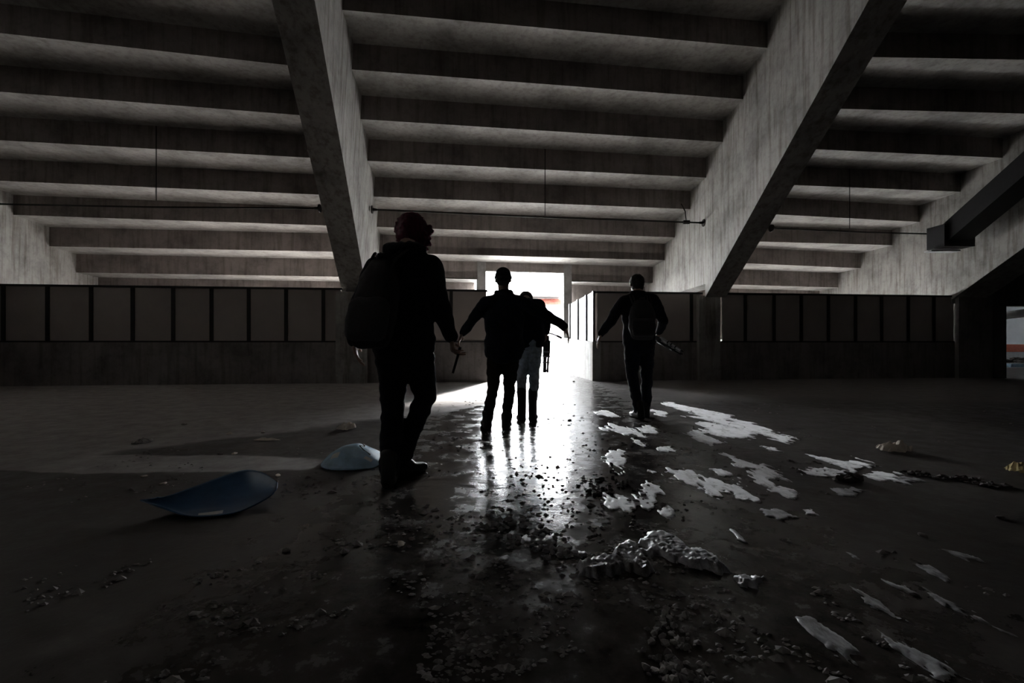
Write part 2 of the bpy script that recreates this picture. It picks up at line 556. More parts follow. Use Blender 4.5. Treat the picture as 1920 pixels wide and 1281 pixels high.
def raker(name, br, bl, topr, topl, y_end, y_start=-1.5, lift=0.12):
    """br/bl: plan lines (x at y=5.66, x at y=9.35) of the lower right / lower left edge; topr/topl likewise for the top"""
    def lx(c, y): return c[0] + (c[1] - c[0]) * (y - 5.66) / (9.35 - 5.66)
    m = MB()
    ys = [y_start + (y_end - y_start) * i / 10 for i in range(11)]
    rings = []
    for y in ys:
        zb = CAM + hb(y)
        zt = CAM + 8.95 - 0.50 * y + lift + 0.9
        yt = y
        rings.append([m.bm.verts.new(p) for p in ((lx(bl, y), y, zb), (lx(br, y), y, zb), (lx(topr, y), y, zt), (lx(topl, y), y, zt))])
    for a, b in zip(rings, rings[1:]):
        for i in range(4):
            j = (i + 1) % 4
            m.bm.faces.new((a[i], a[j], b[j], b[i]))
    m.bm.faces.new(rings[0]); m.bm.faces.new(rings[-1][::-1])
    return m


# left beam
m = raker('l', (-2.455, -3.12), (-2.99, -3.67), (-2.36, -2.90), (-2.99, -3.62), 10.35)
# behind the column it carries on as a deep wall under the lowest rows
def lx(c, y): return c[0] + (c[1] - c[0]) * (y - 5.66) / (9.35 - 5.66)
def tail(m, br, bl, topr, topl, y0, y1, zb):
    def q(y):
        zt = CAM + 8.95 - 0.50 * y + 1.0
        return [(lx(bl, y), y, zb), (lx(br, y), y, zb), (lx(topr, y), y, zt), (lx(topl, y), y, zt)]
    m.hexa(q(y0), q(y1))
tail(m, (-2.455, -3.12), (-2.99, -3.67), (-2.36, -2.90), (-2.99, -3.62), 10.35, 15.0, CAM + 1.35)
tag(m.build('raker_beam', M['beam']), kind='structure')
m = raker('r', (4.92, 4.91), (4.44, 4.44), (4.92, 4.92), (4.44, 4.44), 10.45)
tail(m, (4.92, 4.91), (4.44, 4.44), (4.92, 4.92), (4.44, 4.44), 10.45, 15.2, CAM + 1.35)
tag(m.build('raker_beam', M['beam']), kind='structure')
# third beam, right
def hb3(y): return 1.17 + (11.5 - y) * 0.60
m = MB()
def q3(y, x0=11.22, x1=12.05, zb=None):
    zt = CAM + 8.95 - 0.46 * y + 1.1
    return [(x0, y, CAM + hb3(y) if zb is None else zb), (x1, y, CAM + hb3(y) if zb is None else zb), (x1, y, zt), (x0, y, zt)]
m.hexa(q3(-1.0), q3(11.6)); m.hexa(q3(11.6, zb=CAM + 1.0), q3(17.0, zb=CAM + 1.0))
tag(m.build('raker_beam', M['beam']), kind='structure')
# beam at the far left, only the end of its right face shows above the wall
m = MB()
a, b = edge(25, 403, 6), edge(143, 511, 8)
d = Vector((b.x - a.x, b.y - a.y, 0)).normalized()
nl = Vector((-0.5, 0, 0))
s0, s1 = a - d * 10, b + d * 3
def z0(y): return CAM + max(0.9, 8.07 - 0.672 * y)
m.hexa([s0 + nl, s0, Vector((s0.x, s0.y, 10.5)), Vector((s0.x - .5, s0.y, 10.5))],
       [Vector((a.x - .5, a.y, CAM + .9)), Vector((a.x, a.y, CAM + .9)), Vector((a.x, a.y, CAM + 4.9)), Vector((a.x - .5, a.y, CAM + 4.9))])
m.hexa([Vector((a.x - .5, a.y, CAM + .9)), Vector((a.x, a.y, CAM + .9)), Vector((a.x, a.y, CAM + 4.9)), Vector((a.x - .5, a.y, CAM + 4.9))],
       [Vector((s1.x - .5, s1.y, CAM + .9)), Vector((s1.x, s1.y, CAM + .9)), Vector((s1.x, s1.y, CAM + 3.4)), Vector((s1.x - .5, s1.y, CAM + 3.4))])
tag(m.build('raker_beam', M['beam']), kind='structure')


def wy(x):                                   # front face of the back wall
    return 10.42 + 0.105 * x


# columns
for (x0, x1, yb) in ((-3.86, -3.20, 0.10), (4.42, 4.95, 0.16), (11.30, 12.20, 0.15)):
    m = MB()
    ya = wy((x0 + x1) / 2) - yb
    top = CAM + 1.12 if x0 < 10 else CAM + 1.22
    m.hexa([(x0, ya, 0), (x1, ya + .05, 0), (x1, ya + .75, 0), (x0, ya + .7, 0)],
           [(x0, ya, top), (x1, ya + .05, top), (x1, ya + .75, top), (x0, ya + .7, top)])
    tag(m.build('column', M['wall'] if x0 > 10 else M['beam']), kind='structure')

# ------------------------------------------------------------------ back wall: concrete below, framed panels above
HL = 0.90                                    # top of the concrete
HT = 2.10                                    # top of the panels


def wp(px, off=0.0):
    """plan point of the back wall seen at pixel column px"""
    s_ = (px - HX) / F
    y = (10.42 + off) / (1 - 0.105 * s_)
    return Vector((s_ * y, y))


def low_wall(name, p, q):
    m = MB(); m.slab(p, q, 0, HL, 0.18)
    tag(m.build(name, M['wall']), kind='structure')


OPL, OPR = wp(915), wp(1111)
low_wall('wall_back', (-15.5, wy(-15.5)), (-3.80, wy(-3.80)))
low_wall('wall_back', (-3.25, wy(-3.25)), OPL)
low_wall('wall_back', OPR, (4.45, wy(4.45)))
low_wall('wall_back', (4.93, wy(4.93)), (11.35, wy(11.35)))


def screen(divs, x0, x1, label, mat=None, pts=None, zt=None, posts=True):
    """framed row of panels standing on the low wall: divs are the pixel columns of its uprights"""
    mid = (wp(x0) + wp(x1)) / 2
    r = empty('panel_screen', (mid.x, mid.y, HL), label, 'partition', 'panel screens on the back wall')
    f = MB()
    a, b = wp(x0), wp(x1)
    z0, z1 = HL, HT
    f.slab(a, b, z0, z0 + 0.035, 0.06); f.slab(a, b, z1 - 0.045, z1, 0.06)
    cols = [x0] + divs + [x1]
    for px in divs:
        c = wp(px); dd = (b - a).normalized() * 0.037
        f.slab(c - dd, c + dd, z0, z1, 0.06)
    f.build('frame', M['frame'], r)
    for c0, c1 in zip(cols, cols[1:]):
        p, q = wp(c0, .022), wp(c1, .022)
        dd = (q - p).normalized() * 0.03
        if (q - p).length < 0.12: continue
        pm = MB(); pm.slab(p + dd, q - dd, z0 + .03, z1 - .04, 0.025)
        pm.build('panel', M['panel'], r)
    return r


xp_l = HX + F * -3.78 / wy(-3.78)
screen([-160, -78, 5, 88, 170, 248, 324, 396, 466, 536, 606], -240, 641,
       'long grey-brown panel screen on the back wall, left of the left column')
screen([768, 846], 692, 914, 'short panel screen between the left column and the bright way out')
screen([1208, 1297], 1118, 1318, 'short panel screen behind the person with arm out, left of the right column')
screen([1398, 1452, 1503, 1554, 1605, 1654, 1704, 1752], 1352, 1790,
       'dark panel screen on the back wall, right of the right column')

# ------------------------------------------------------------------ the way out
pr0 = Vector((OPR.x, OPR.y)); pr1 = Vector((1.30, 16.2))
pl0 = Vector((OPL.x, OPL.y)); pl1 = Vector((-1.12, 16.2))
m = MB()
d = (pr1 - pr0).normalized(); n = Vector((d.y, -d.x)) * 0.2
m.hexa([(pr0.x, pr0.y, 0), (pr1.x, pr1.y, 0), (pr1.x + n.x, pr1.y + n.y, 0), (pr0.x + n.x, pr0.y + n.y, 0)],
       [(pr0.x, pr0.y, .92), (pr1.x, pr1.y, 1.12), (pr1.x + n.x, pr1.y + n.y, 1.12), (pr0.x + n.x, pr0.y + n.y, .92)])
tag(m.build('wall_passage', M['parapet']), kind='structure')
m = MB()
d2 = (pl1 - pl0).normalized()
m.slab(pl0, pl1, 0, .92, .2, 0, 1.12)
tag(m.build('wall_passage', M['parapet']), kind='structure')
# panels on the right side of the passage
def on_passage(px):
    s_ = (px - HX) / F
    t_ = (s_ * pr0.y - pr0.x) / ((pr1.x - pr0.x) - s_ * (pr1.y - pr0.y))
    return pr0 + (pr1 - pr0) * t_, t_
r = empty('panel_screen', (pr0.x + .1, pr0.y + 1, 1.0), 'sunlit white panel screen on the right parapet of the way out', 'partition')
f = MB()
n1 = Vector((d.y, -d.x))
cols = [1113.5, 1097.5, 1082, 1067]
P2 = [on_passage(c) for c in cols]
P2[0] = (pr0.copy(), 0.0)
zt = lambda t_: HT - 0.10 * t_ / P2[-1][1]
zb = lambda t_: 0.92 + 0.2 * t_ + .002
for (c, t_) in P2:
    f.bar((c.x + n1.x * .022, c.y + n1.y * .022, zb(t_)), (c.x + n1.x * .022, c.y + n1.y * .022, zt(t_)), 0.05, 0.10, up=(d.x, d.y, 0))
a, b = P2[0], P2[-1]
f.bar((a[0].x + n1.x * .06, a[0].y, zt(0) - .02), (b[0].x + n1.x * .06, b[0].y, zt(b[1]) - .02), .05, .04)
f.build('frame', M['frame'], r)
for (c0, t0), (c1, t1) in zip(P2, P2[1:]):
    e = (c1 - c0).normalized() * 0.07
    p, q = c0 + e * .4 + n1 * .03, c1 - e + n1 * .03
    m = MB()
    w = n1 * .02
    m.hexa([(p.x, p.y, zb(t0)), (q.x, q.y, zb(t1)), (q.x + w.x, q.y + w.y, zb(t1)), (p.x + w.x, p.y + w.y, zb(t0))],
           [(p.x, p.y, zt(t0) - .01), (q.x, q.y, zt(t1) - .01), (q.x + w.x, q.y + w.y, zt(t1) - .01), (p.x + w.x, p.y + w.y, zt(t0) - .01)])
    m.build('panel', M['white_panel'], r)
# jambs that carry the lintel
for pa, pb in ((xl0, xl1), (xr0, xr1)):
    a, b = OP[(8, pa)], OP[(8, pb)]
    m = MB(); m.slab((a.x, a.y - .01), (b.x, b.y - .01), 0.0, CAM + hk(7), 0.3)
    tag(m.build('column', M['parapet']), kind='structure')

# ------------------------------------------------------------------ floor, shell of the hall, ground outside
def ground(name, pts, mat, th=0.2):
    m = MB()
    m.hexa([(p[0], p[1], -th) for p in pts], [(p[0], p[1], 0) for p in pts])
    return tag(m.build(name, mat), kind='structure')


ground('floor', [(-16, -9), (26, -9), (26, 16.2), (-16, 16.2)], M['floor'])
ground('ground', [(-60, 16.2), (60, 16.2), (60, 90), (-60, 90)], M['ground'])
m = MB(); m.box(-16.2, -15.9, -9, 16, 0, 11); tag(m.build('wall_left', M['shell']), kind='structure')
m = MB(); m.box(26, 26.3, -9, 16, 0, 11); tag(m.build('wall_right', M['shell']), kind='structure')
m = MB(); m.box(-16.2, 26.3, -9.3, -9, 0, 11); tag(m.build('wall_rear', M['shell']), kind='structure')
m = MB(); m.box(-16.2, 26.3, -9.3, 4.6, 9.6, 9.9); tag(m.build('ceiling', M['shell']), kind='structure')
# the stand carries on to the far right and far left, out of frame
m = MB()
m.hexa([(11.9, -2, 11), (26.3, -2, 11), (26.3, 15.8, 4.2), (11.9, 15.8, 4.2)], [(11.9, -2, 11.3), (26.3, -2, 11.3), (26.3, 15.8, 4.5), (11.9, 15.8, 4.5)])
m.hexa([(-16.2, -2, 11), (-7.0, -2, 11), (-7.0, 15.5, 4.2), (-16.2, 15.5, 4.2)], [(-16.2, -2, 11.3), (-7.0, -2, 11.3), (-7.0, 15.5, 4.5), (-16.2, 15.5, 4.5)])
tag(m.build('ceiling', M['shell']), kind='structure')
m = MB(); m.box(-16.2, -6.0, 15.2, 15.4, 0, 4.5); tag(m.build('wall_left', M['shell']), kind='structure')

# ------------------------------------------------------------------ rods between the beams
def rod(a, b, label, ends=True):
    a, b = Vector(a), Vector(b)
    r = empty('tie_rod', a, label, 'rod')
    m = MB(); m.tube([a, a.lerp(b, .5) - Vector((0, 0, .02)), b], 0.018); m.build('rod', M['rod'], r, True)
    dd = (b - a).normalized()
    if ends:
        for e, s_ in ((a, 1), (b, -1)):
            k = MB(); k.cone(e - dd * .005 * s_, e + dd * .02 * s_, .085, .085, 14)
            k.cone(e + dd * .02 * s_, e + dd * .12 * s_, .035, .022, 10)
            k.build('end_plate', M['rod'], r)
    return r


def beam_pt(px, py, c):
    # on the side face of a beam whose plan line is c
    s_ = (px - HX) / F
    k = (c[1] - c[0]) / (9.35 - 5.66)
    y = (c[0] - k * 5.66) / (s_ - k)
    return at(px, py, y)


ra = beam_pt(697, 393, (-2.40, -2.98)); rb = beam_pt(1320, 418, (4.44, 4.44))
rod(ra, rb, 'thin dark rod spanning the middle bay between the two big sloping beams')
rc = MB()
cc = rb + (ra - rb).normalized() * 0.42
rc.cone(cc - Vector((.07, 0, 0)), cc + Vector((.07, 0, 0)), .045, .045, 10)
rc.tube([cc, cc + Vector((-.03, 0, .25)), cc + Vector((-.08, .1, .45))], .012)
turn = rc.build('turnbuckle', M['rod'], bpy.data.objects['tie_rod'])
rod(at(-40, 382, 9.0), at(600, 391, 9.4), 'thin dark rod under the left bay steps, left of the left beam')
rod(at(1446, 428, 10.6), at(1797, 440, 11.4), 'thin dark rod under the right bay steps, beside the black duct')

# black duct along the third beam
r = empty('duct', at(1812, 440, 10.6), 'black sloping duct hung on the third beam at the right edge', 'duct')
m = MB()
xd = 10.55
p0 = Vector((xd, 10.9, CAM + 200 / F * 10.9))
p1 = Vector((xd + .1, 5.0, CAM + 200 / F * 10.9 + 3.6))
m.bar(p0, p1, .55, .42); m.build('body', M['duct'], r)
m = MB(); m.box(xd - .36, xd + .36, 10.72, 11.18, p0.z - .28, p0.z + .25); m.build('end_box', M['duct'], r)
m = MB(); m.box(xd - .5, xd + .2, 10.9, 11.1, p0.z - .36, p0.z - .325); m.build('bracket', M['pipe'], r)

# ------------------------------------------------------------------ dim hall seen past the third column
m = MB(); m.box(26.0, 37.2, 15.6, 15.9, 0, 3.6); m.box(40, 40.3, 15.6, 29.3, 0, 5.5); m.box(14, 40, 29, 29.3, 0, 6); tag(m.build('wall_far', M['grey']), kind='structure')  # slit between the unseen end walls, left open to light the hall dimly
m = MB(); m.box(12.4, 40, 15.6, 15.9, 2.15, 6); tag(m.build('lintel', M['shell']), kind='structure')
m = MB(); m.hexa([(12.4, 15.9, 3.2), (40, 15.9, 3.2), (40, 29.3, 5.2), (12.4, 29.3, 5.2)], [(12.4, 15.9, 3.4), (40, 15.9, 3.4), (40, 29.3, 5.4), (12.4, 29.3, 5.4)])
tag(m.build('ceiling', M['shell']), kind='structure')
m = MB(); m.box(12.2, 12.5, 11.5, 29.3, 0, 5.4); tag(m.build('wall_far', M['shell']), kind='structure')
hall = 15.2
pa, pb = at(1846, 596, 16.5), at(2010, 577, 14.6)
m = MB(); m.tube([pa, pb], .14, 14)
tag(m.build('pipe', M['pipe'], None, True), 'pale grey pipe crossing the dim hall right of the third column', 'pipe')
# hoardings and heaps out there
def slabthing(name, mat, x0, x1, y, zb, zt, label, cat, depth=.3):
    mm = MB()
    a, b = at(x0, zb, y), at(x1, zt, y)
    mm.box(a.x, b.x, y, y + depth, max(0.0, a.z), b.z)
    return tag(mm.build(name, mat), label, cat)


slabthing('hoarding', M['blue'], 1849, 1866, 19.6, 657, 618, 'dark blue board standing at the far right past the third column', 'board', .12)
slabthing('crate', M['grey'], 1851, 1876, 18.9, 690, 655, 'grey crate below the dark blue board at the far right', 'crate', .6)
r = empty('container', at(1930, 690, 19.8), 'white container with orange-red lid at the right edge', 'container')
mm = MB(); a, b = at(1879, 690, 20.0), at(1990, 660, 20.0); mm.box(a.x, b.x, 20, 21.2, 0, b.z); mm.build('body', M['sheet'], r)
mm = MB(); a, b = at(1873, 660, 20.0), at(1995, 646, 20.0); mm.box(a.x, b.x, 19.95, 21.3, a.z, b.z); mm.build('lid', M['orange'], r)
mm = MB()
for i in range(26):
    px = R.uniform(1892, 1960)
    p = at(px, 690, 17.9); mm.ball((p.x, 17.9 + R.uniform(-.4, .4), 0.06 + .22 * math.exp(-((px - 1915) / 22) ** 2) * R.uniform(.3, 1)), R.uniform(.08, .18), (1.4, 1, .6), Matrix.Rotation(R.uniform(0, 3), 3, 'Z'), 1)
tag(mm.build('debris_heap', M['rubble']), 'brown heap of debris in front of the white container', 'debris')
mm = MB(); a, b = at(1852, 699, 17.0), at(1990, 681, 17.0); mm.box(a.x, b.x, 17.0, 17.25, .0, b.z); tag(mm.build('low_board', M['sheet']), 'low pale board lying before the debris heap at the right edge', 'board')
mm = MB(); a, b = at(1890, 694, 16.7), at(1914, 690, 16.7); mm.box(a.x, b.x, 16.6, 16.9, .0, .12); tag(mm.build('plank', M['seat_pale']), 'small light blue plank on the ground in front of the low pale board', 'plank')

# ------------------------------------------------------------------ the stand across the ground outside
r = empty('far_stand', (3.5, 44, 0), 'pale stand with rust-red rows seen through the way out', 'grandstand')
mm = MB(); a = at(900, 570, 44); b = at(1130, 570, 44)
mm.box(-14, 18, 44, 46, 0, at(0, 575, 44).z); mm.build('base', M['far_pale'], r)
mm = MB()
z0_, z1_ = at(0, 575, 44).z, at(0, 557, 44).z
for i in range(4):
    mm.box(-14, 5.0, 44.2 + i * .5, 44.7 + i * .5, z0_, z0_ + (z1_ - z0_) * (i + 1) / 4)
mm.build('seating', M['far_red'], r)
mm = MB(); zt_ = at(0, 547, 44).z; zb_ = at(0, 556, 44).z
mm.box(-14, at(1053, 0, 43.5).x, 43.4, 47.0, zb_, zt_); mm.build('roof', M['far_dark'], r)

# ------------------------------------------------------------------ light and sky
w = bpy.data.worlds.new('sky'); bpy.context.scene.world = w
w.use_nodes = True
t = w.node_tree
bg = t.nodes['Background']
bg.inputs['Color'].default_value = (0.93, 0.965, 1.0, 1)
SKY = 24.0
bg.inputs['Strength'].default_value = SKY
sl = bpy.data.lights.new('sun', 'SUN'); sl.energy = 8.0; sl.angle = math.radians(3.0); sl.color = (1.0, 0.97, 0.93)
so_ = bpy.data.objects.new('sun', sl); C.objects.link(so_)
so_.rotation_euler = Vector((-0.25, -1.0, -0.42)).to_track_quat('-Z', 'Y').to_euler()
# lets the renderer find the daylight through the way out and the two added low gaps
for (xc, yc, zc, wx, wz) in ((0.35, 16.1, 1.6, 3.4, 3.2), (-8.6, 15.12, 0.8, 10.0, 1.6), (8.3, 16.1, 0.8, 8.0, 1.6)):
    ld = bpy.data.lights.new('daylight_portal', 'AREA'); ld.shape = 'RECTANGLE'
    ld.size = wx; ld.size_y = wz
    ld.cycles.is_portal = True
    lo = bpy.data.objects.new('daylight_portal', ld); C.objects.link(lo)
    lo.location = (xc, yc, zc); lo.rotation_euler = (math.radians(-90), 0, 0)

# ------------------------------------------------------------------ camera
cam = bpy.data.cameras.new('camera'); co = bpy.data.objects.new('camera', cam); C.objects.link(co)
cam.sensor_width = 36.0; cam.lens = 36.0 * F / 1920.0
cam.shift_y = (HY - 640.5) / 1920.0
cam.clip_end = 300
co.location = (0, 0, CAM); co.rotation_euler = (math.pi / 2, 0, 0)
S = bpy.context.scene
S.camera = co
S.view_settings.view_transform = 'Standard'
S.view_settings.look = 'None'
S.view_settings.gamma = 1.0
S.view_settings.use_curve_mapping = False
S.view_settings.exposure = 1.2
S.cycles.use_denoising = True
S.cycles.max_bounces = 10
S.cycles.diffuse_bounces = 7

# ------------------------------------------------------------------ people
UP = Vector((0, 0, 1))


def hand(mb, W, d, pal, th, curl=0.5, s=1.0, hold=0.0):
    """palm, four fingers and a thumb; d points to the knuckles, pal is the way the palm faces, th the thumb's side"""
    d = d.normalized(); pal = (pal - d * pal.dot(d)).normalized(); th = (th - d * th.dot(d) - pal * th.dot(pal)).normalized()
    offs = (0.033, 0.011, -0.011, -0.032)
    lens = ((.040, .024, .020), (.044, .028, .021), (.041, .026, .020), (.032, .019, .017))
    reach = (.090, .094, .090, .082)
    for i in range(4):
        K = W + (d * reach[i] + th * offs[i]) * s
        mb.cap(W + (th * offs[i] * .55 + d * .01) * s, K, .0135 * s, .0115 * s)
        p, dd = K, (d + th * offs[i] * 4.5).normalized()
        for j in range(3):
            a = curl * (0.75 + 0.12 * i) * (0.8, 1.0, 0.7)[j]
            dd = (dd * math.cos(a) + pal * math.sin(a)).normalized()
            pal_ = (pal - dd * pal.dot(dd))
            q = p + dd * lens[i][j] * s
            mb.cap(p, q, (.0090 - .0008 * j) * s, (.0084 - .0010 * j) * s)
            p = q
            if pal_.length > .2 and a > 0: pass
    mb.cap(W + d * .03 * s, W + d * .06 * s + pal * .004, .017 * s, .016 * s)
    t0 = W + (d * .022 + th * .024) * s
    t1 = t0 + (d * .028 + th * .024 + pal * .014 * (1 + hold)) * s
    t2 = t1 + (d * .028 + th * .010 * (1 - hold) + pal * .012 * (1 + 2 * hold)) * s
    mb.cap(t0, t1, .0135 * s, .0115 * s); mb.cap(t1, t2, .0115 * s, .0085 * s)


def torso(mb, hc, sc, side, widths, depths, lean=None):
    """stack of flat ellipses from hip centre to shoulder centre"""
    n = len(widths)
    for i in range(n):
        t_ = i / (n - 1)
        c = hc.lerp(sc, t_)
        if lean: c = c + lean * math.sin(math.pi * t_)
        hw, r_ = widths[i], depths[i]
        mb.cap(c - side * (hw - r_), c + side * (hw - r_), r_)
        if i:
            pc, phw, pr = prev
            for k in (-1, -.33, .33, 1):
                mb.cap(pc + side * (phw - pr) * k, c + side * (hw - r_) * k, pr, r_)
        prev = (c, hw, r_)


def head(mb, c, up, fwd, s=1.0):
    """skull, jaw, face and ears"""
    side = fwd.cross(up).normalized()
    rot = Matrix((side, fwd, up)).transposed()
    mb.ball(c + up * .02 * s, .1 * s, (.76, .95, .95), rot, 3)
    mb.ball(c - up * .045 * s + fwd * .025 * s, .075 * s, (.80, .92, .95), rot, 3)
    mb.cap(c - up * .105 * s + fwd * .062 * s, c - up * .10 * s + fwd * .066 * s, .022 * s)              # chin
    mb.cap(c + fwd * .092 * s + up * .01 * s, c + fwd * .112 * s - up * .032 * s, .009 * s, .015 * s)       # nose
    mb.cap(c + fwd * .086 * s - up * .063 * s - side * .02 * s, c + fwd * .086 * s - up * .063 * s + side * .02 * s, .009 * s)   # lips
    mb.cap(c + fwd * .082 * s + up * .026 * s - side * .035 * s, c + fwd * .082 * s + up * .026 * s + side * .035 * s, .011 * s)  # brow
    for q in (-1, 1):
        mb.ball(c + fwd * .078 * s + side * .032 * q * s + up * .006 * s, .014 * s, sub=2)                   # eye
        mb.ball(c + side * .078 * q * s - up * .008 * s - fwd * .005 * s, .03 * s, (.35, .6, 1.0), rot, 2)    # ear
    return rot


def foot(mb, an, toe, s=1.0, shaft=0.0):
    """boot: an = ankle joint, toe = plan direction"""
    toe = Vector((toe[0], toe[1], 0)).normalized()
    g = Vector((an.x, an.y, 0))
    sd = toe.cross(UP)
    heel = g - toe * .055 * s
    for k in (-1, 1):
        mb.cap(heel + UP * .036 + sd * .010 * k, g + toe * .10 * s + UP * .034 + sd * .018 * k, .036 * s, .034 * s)
        mb.cap(g + toe * .10 * s + UP * .034 + sd * .018 * k, g + toe * .175 * s + UP * .030 + sd * .012 * k, .033 * s, .028 * s)
    mb.cap(heel + UP * .05, an + UP * (.05 + shaft), .042 * s, .054 * s)
    mb.cap(g + toe * .09 * s + UP * .045, an + UP * .03, .036 * s, .05 * s)


def person(spec):
    J = spec['J']
    fw = Vector(spec.get('fwd', (0, 1, 0))).normalized()
    side = Vector((fw.y, -fw.x, 0))
    base = (J['anL'] + J['anR']) / 2; base.z = 0
    r = empty('person', base, spec['label'], 'person')
    s = spec.get('s', 1.0)
    hc = (J['hipL'] + J['hipR']) / 2; sc = (J['shL'] + J['shR']) / 2
    lean = spec.get('lean')
    hs = (J['shR'] - J['shL']).length / 2
    sside = (J['shR'] - J['shL']).normalized()
    W = [.165 * s, .155 * s, .150 * s, .165 * s, .175 * s, hs - .03, hs * .5]
    D = [.105 * s, .10 * s, .098 * s, .108 * s, .112 * s, .080 * s, .07 * s]
    fwd_h = spec.get('face', fw).normalized(); uph = spec.get('hup', UP).normalized()
    uph = (uph - fwd_h * uph.dot(fwd_h)).normalized()
    # one continuous body
    b = MB()
    torso(b, hc, sc, sside, W, D, lean)
    b.chain([sc + fw * .01, J['neck'], J['head'] - uph * .05], [.065 * s, .056 * s, .058 * s])
    for S_ in 'LR':
        b.chain([J['sh' + S_], J['el' + S_], J['wr' + S_]], [.052 * s, .041 * s, .027 * s])
        b.chain([J['hip' + S_], J['kn' + S_], J['an' + S_]], [.080 * s, .050 * s, .036 * s])
        b.cap(J['kn' + S_].lerp(J['an' + S_], .3) - fw * .008, J['kn' + S_].lerp(J['an' + S_], .6), .047 * s, .038 * s)
        a = J['an' + S_]; td = Vector((*spec['toe' + S_], 0)).normalized()
        b.cap(Vector((a.x, a.y, .04)), Vector((a.x, a.y, .035)) + td * .15, .03, .024); b.cap(a, Vector((a.x, a.y, .04)), .036, .034)
        h = spec['hand' + S_]
        hand(b, J['wr' + S_], h[0], h[1], h[2], h[3], s, h[4] if len(h) > 4 else 0)
    rot = head(b, J['head'], uph, fwd_h, s)
    body = b.skin('body', M['skin'], r, voxel=spec.get('vox', .0075), smooth=2)
    # trousers
    t_ = MB()
    th = spec.get('thick', 1.0)
    torso(t_, hc - UP * .03, hc + (sc - hc) * .22, sside, [.172 * s, .178 * s, .165 * s], [.118 * s, .12 * s, .112 * s])
    for S_ in 'LR':
        h_, k_, a_ = J['hip' + S_], J['kn' + S_], J['an' + S_]
        t_.chain([h_, h_.lerp(k_, .5), k_, k_.lerp(a_, .45), a_ + UP * spec.get('cuff', .0)],
                 [.098 * s * th, .090 * s * th, .071 * s * th, .066 * s * th, spec.get('hem', .056) * s])
    t_.skin('trousers', M[spec['trousers']], r, voxel=.011, smooth=4, wrinkle=.014 * s, freq=7, stretch=(1, 1, 1.9), seed=spec['seed'])
    # jacket
    j = MB()
    low = hc + (hc - sc) * spec.get('drop', .12)
    fat = spec.get('fat', 1.0)
    WJ = [.188, .190, .176, .190, .198]; DJ = [.128, .128, .122, .130, .128]
    torso(j, low, sc, sside, [w_ * s * fat for w_ in WJ] + [hs - .015, hs * .52], [d_ * s * fat for d_ in DJ] + [.090 * s, .085 * s], lean)
    for S_ in 'LR':
        sh, el, wr = J['sh' + S_], J['el' + S_], J['wr' + S_]
        af = spec.get('armfat', 1.0)
        j.chain([sc.lerp(sh, .55) + UP * .004, sh, sh.lerp(el, .5), el, el.lerp(wr, .5), wr + (wr - el).normalized() * spec.get('sleeve', 0)],
                [.076 * s, .070 * s * af, .066 * s * af, .058 * s * af, .052 * s * af, .042 * s])
    for S_ in 'LR':
        j.cap(J['neck'] - UP * .040 * s - fw * .01, sc.lerp(J['sh' + S_], .62) + UP * .004, .066 * s, .064 * s)
    for q in range(14):
        a_ = q * math.tau / 14
        cpt = J['neck'] - UP * .01 + (side * math.cos(a_) * .072 + fw * math.sin(a_) * .072) * s
        j.ball(cpt, .030 * s, sub=1)
    if spec.get('hood'):
        for q in range(7):
            a_ = math.pi * q / 6
            j.ball(J['neck'] - UP * .012 + (side * math.cos(a_) * .10 - fw * (.02 + math.sin(a_) * .075)) * s, .050 * s, sub=1)
    j.skin('jacket', M[spec['jacket']], r, voxel=.011, smooth=4, wrinkle=.015 * s, freq=6, stretch=(1, 1, 1.5), seed=spec['seed'] + 5)
    # boots
    for S_ in 'LR':
        f_ = MB(); foot(f_, J['an' + S_], spec['toe' + S_], s * spec.get('bootsize', 1), spec.get('shaft', .03))
        bo = f_.skin('boot', M['boot'], r, voxel=.008, smooth=2)
        so = MB(); td = Vector((*spec['toe' + S_], 0)).normalized(); g = Vector((J['an' + S_].x, J['an' + S_].y, .012))
        so.cap(g - td * .06 * s + UP * .008, g + td * .17 * s + UP * .008, .040 * s, .036 * s)
        for v in so.bm.verts: v.co.z = max(0.002, min(.022, v.co.z))
        sole = so.build('sole', M['sole'], r)
        sole.parent = bo; sole.matrix_parent_inverse = Matrix()
    # hair or cap
    hd = J['head']
    hr = MB()
    if spec['hair'] == 'curls':
        hr.ball(hd + uph * .035 - fwd_h * .012, .118, (.84, .92, .90), rot, 3)
        hr.ball(hd - uph * .03 - fwd_h * .03, .09, (.98, .75, .95), rot, 3)
        rr = random.Random(3)
        for q in range(170):
            v = Vector((rr.gauss(0, 1), rr.gauss(-.35, 1), rr.gauss(.25, .8))).normalized()
            p = hd + uph * .02 + rot @ Vector((v.x * .098, v.y * .105, v.z * .112))
            hr.ball(p, rr.uniform(.012, .024), sub=1)
        for q in range(60):          # the loose curls hanging to the right of the face
            p = hd + side * rr.uniform(.075, .125) + fwd_h * rr.uniform(-.02, .05) + uph * rr.uniform(-.12, .06)
            hr.ball(p, rr.uniform(.010, .020), sub=1)
        hr.skin('hair', M['red_hair'], r, voxel=.008, smooth=1, wrinkle=.006, freq=50)
    elif spec['hair'] == 'cap':
        hr.ball(hd + uph * .032 - fwd_h * .004, .112, (.78, .93, .90), rot, 3)
        for q in range(18):
            a_ = q * math.tau / 18
            hr.ball(hd + uph * .02 + rot @ Vector((math.cos(a_) * .082, math.sin(a_) * .098 - .004, 0)), .017, sub=1)
        hr.skin('knit_cap', M['knit'], r, voxel=.007, smooth=2)
        h2 = MB(); h2.ball(hd - fwd_h * .025 - uph * .012, .092, (.82, .85, .8), rot, 3)
        h2.skin('hair', M['dark_hair'], r, voxel=.008, smooth=1, wrinkle=.004, freq=60)
    else:
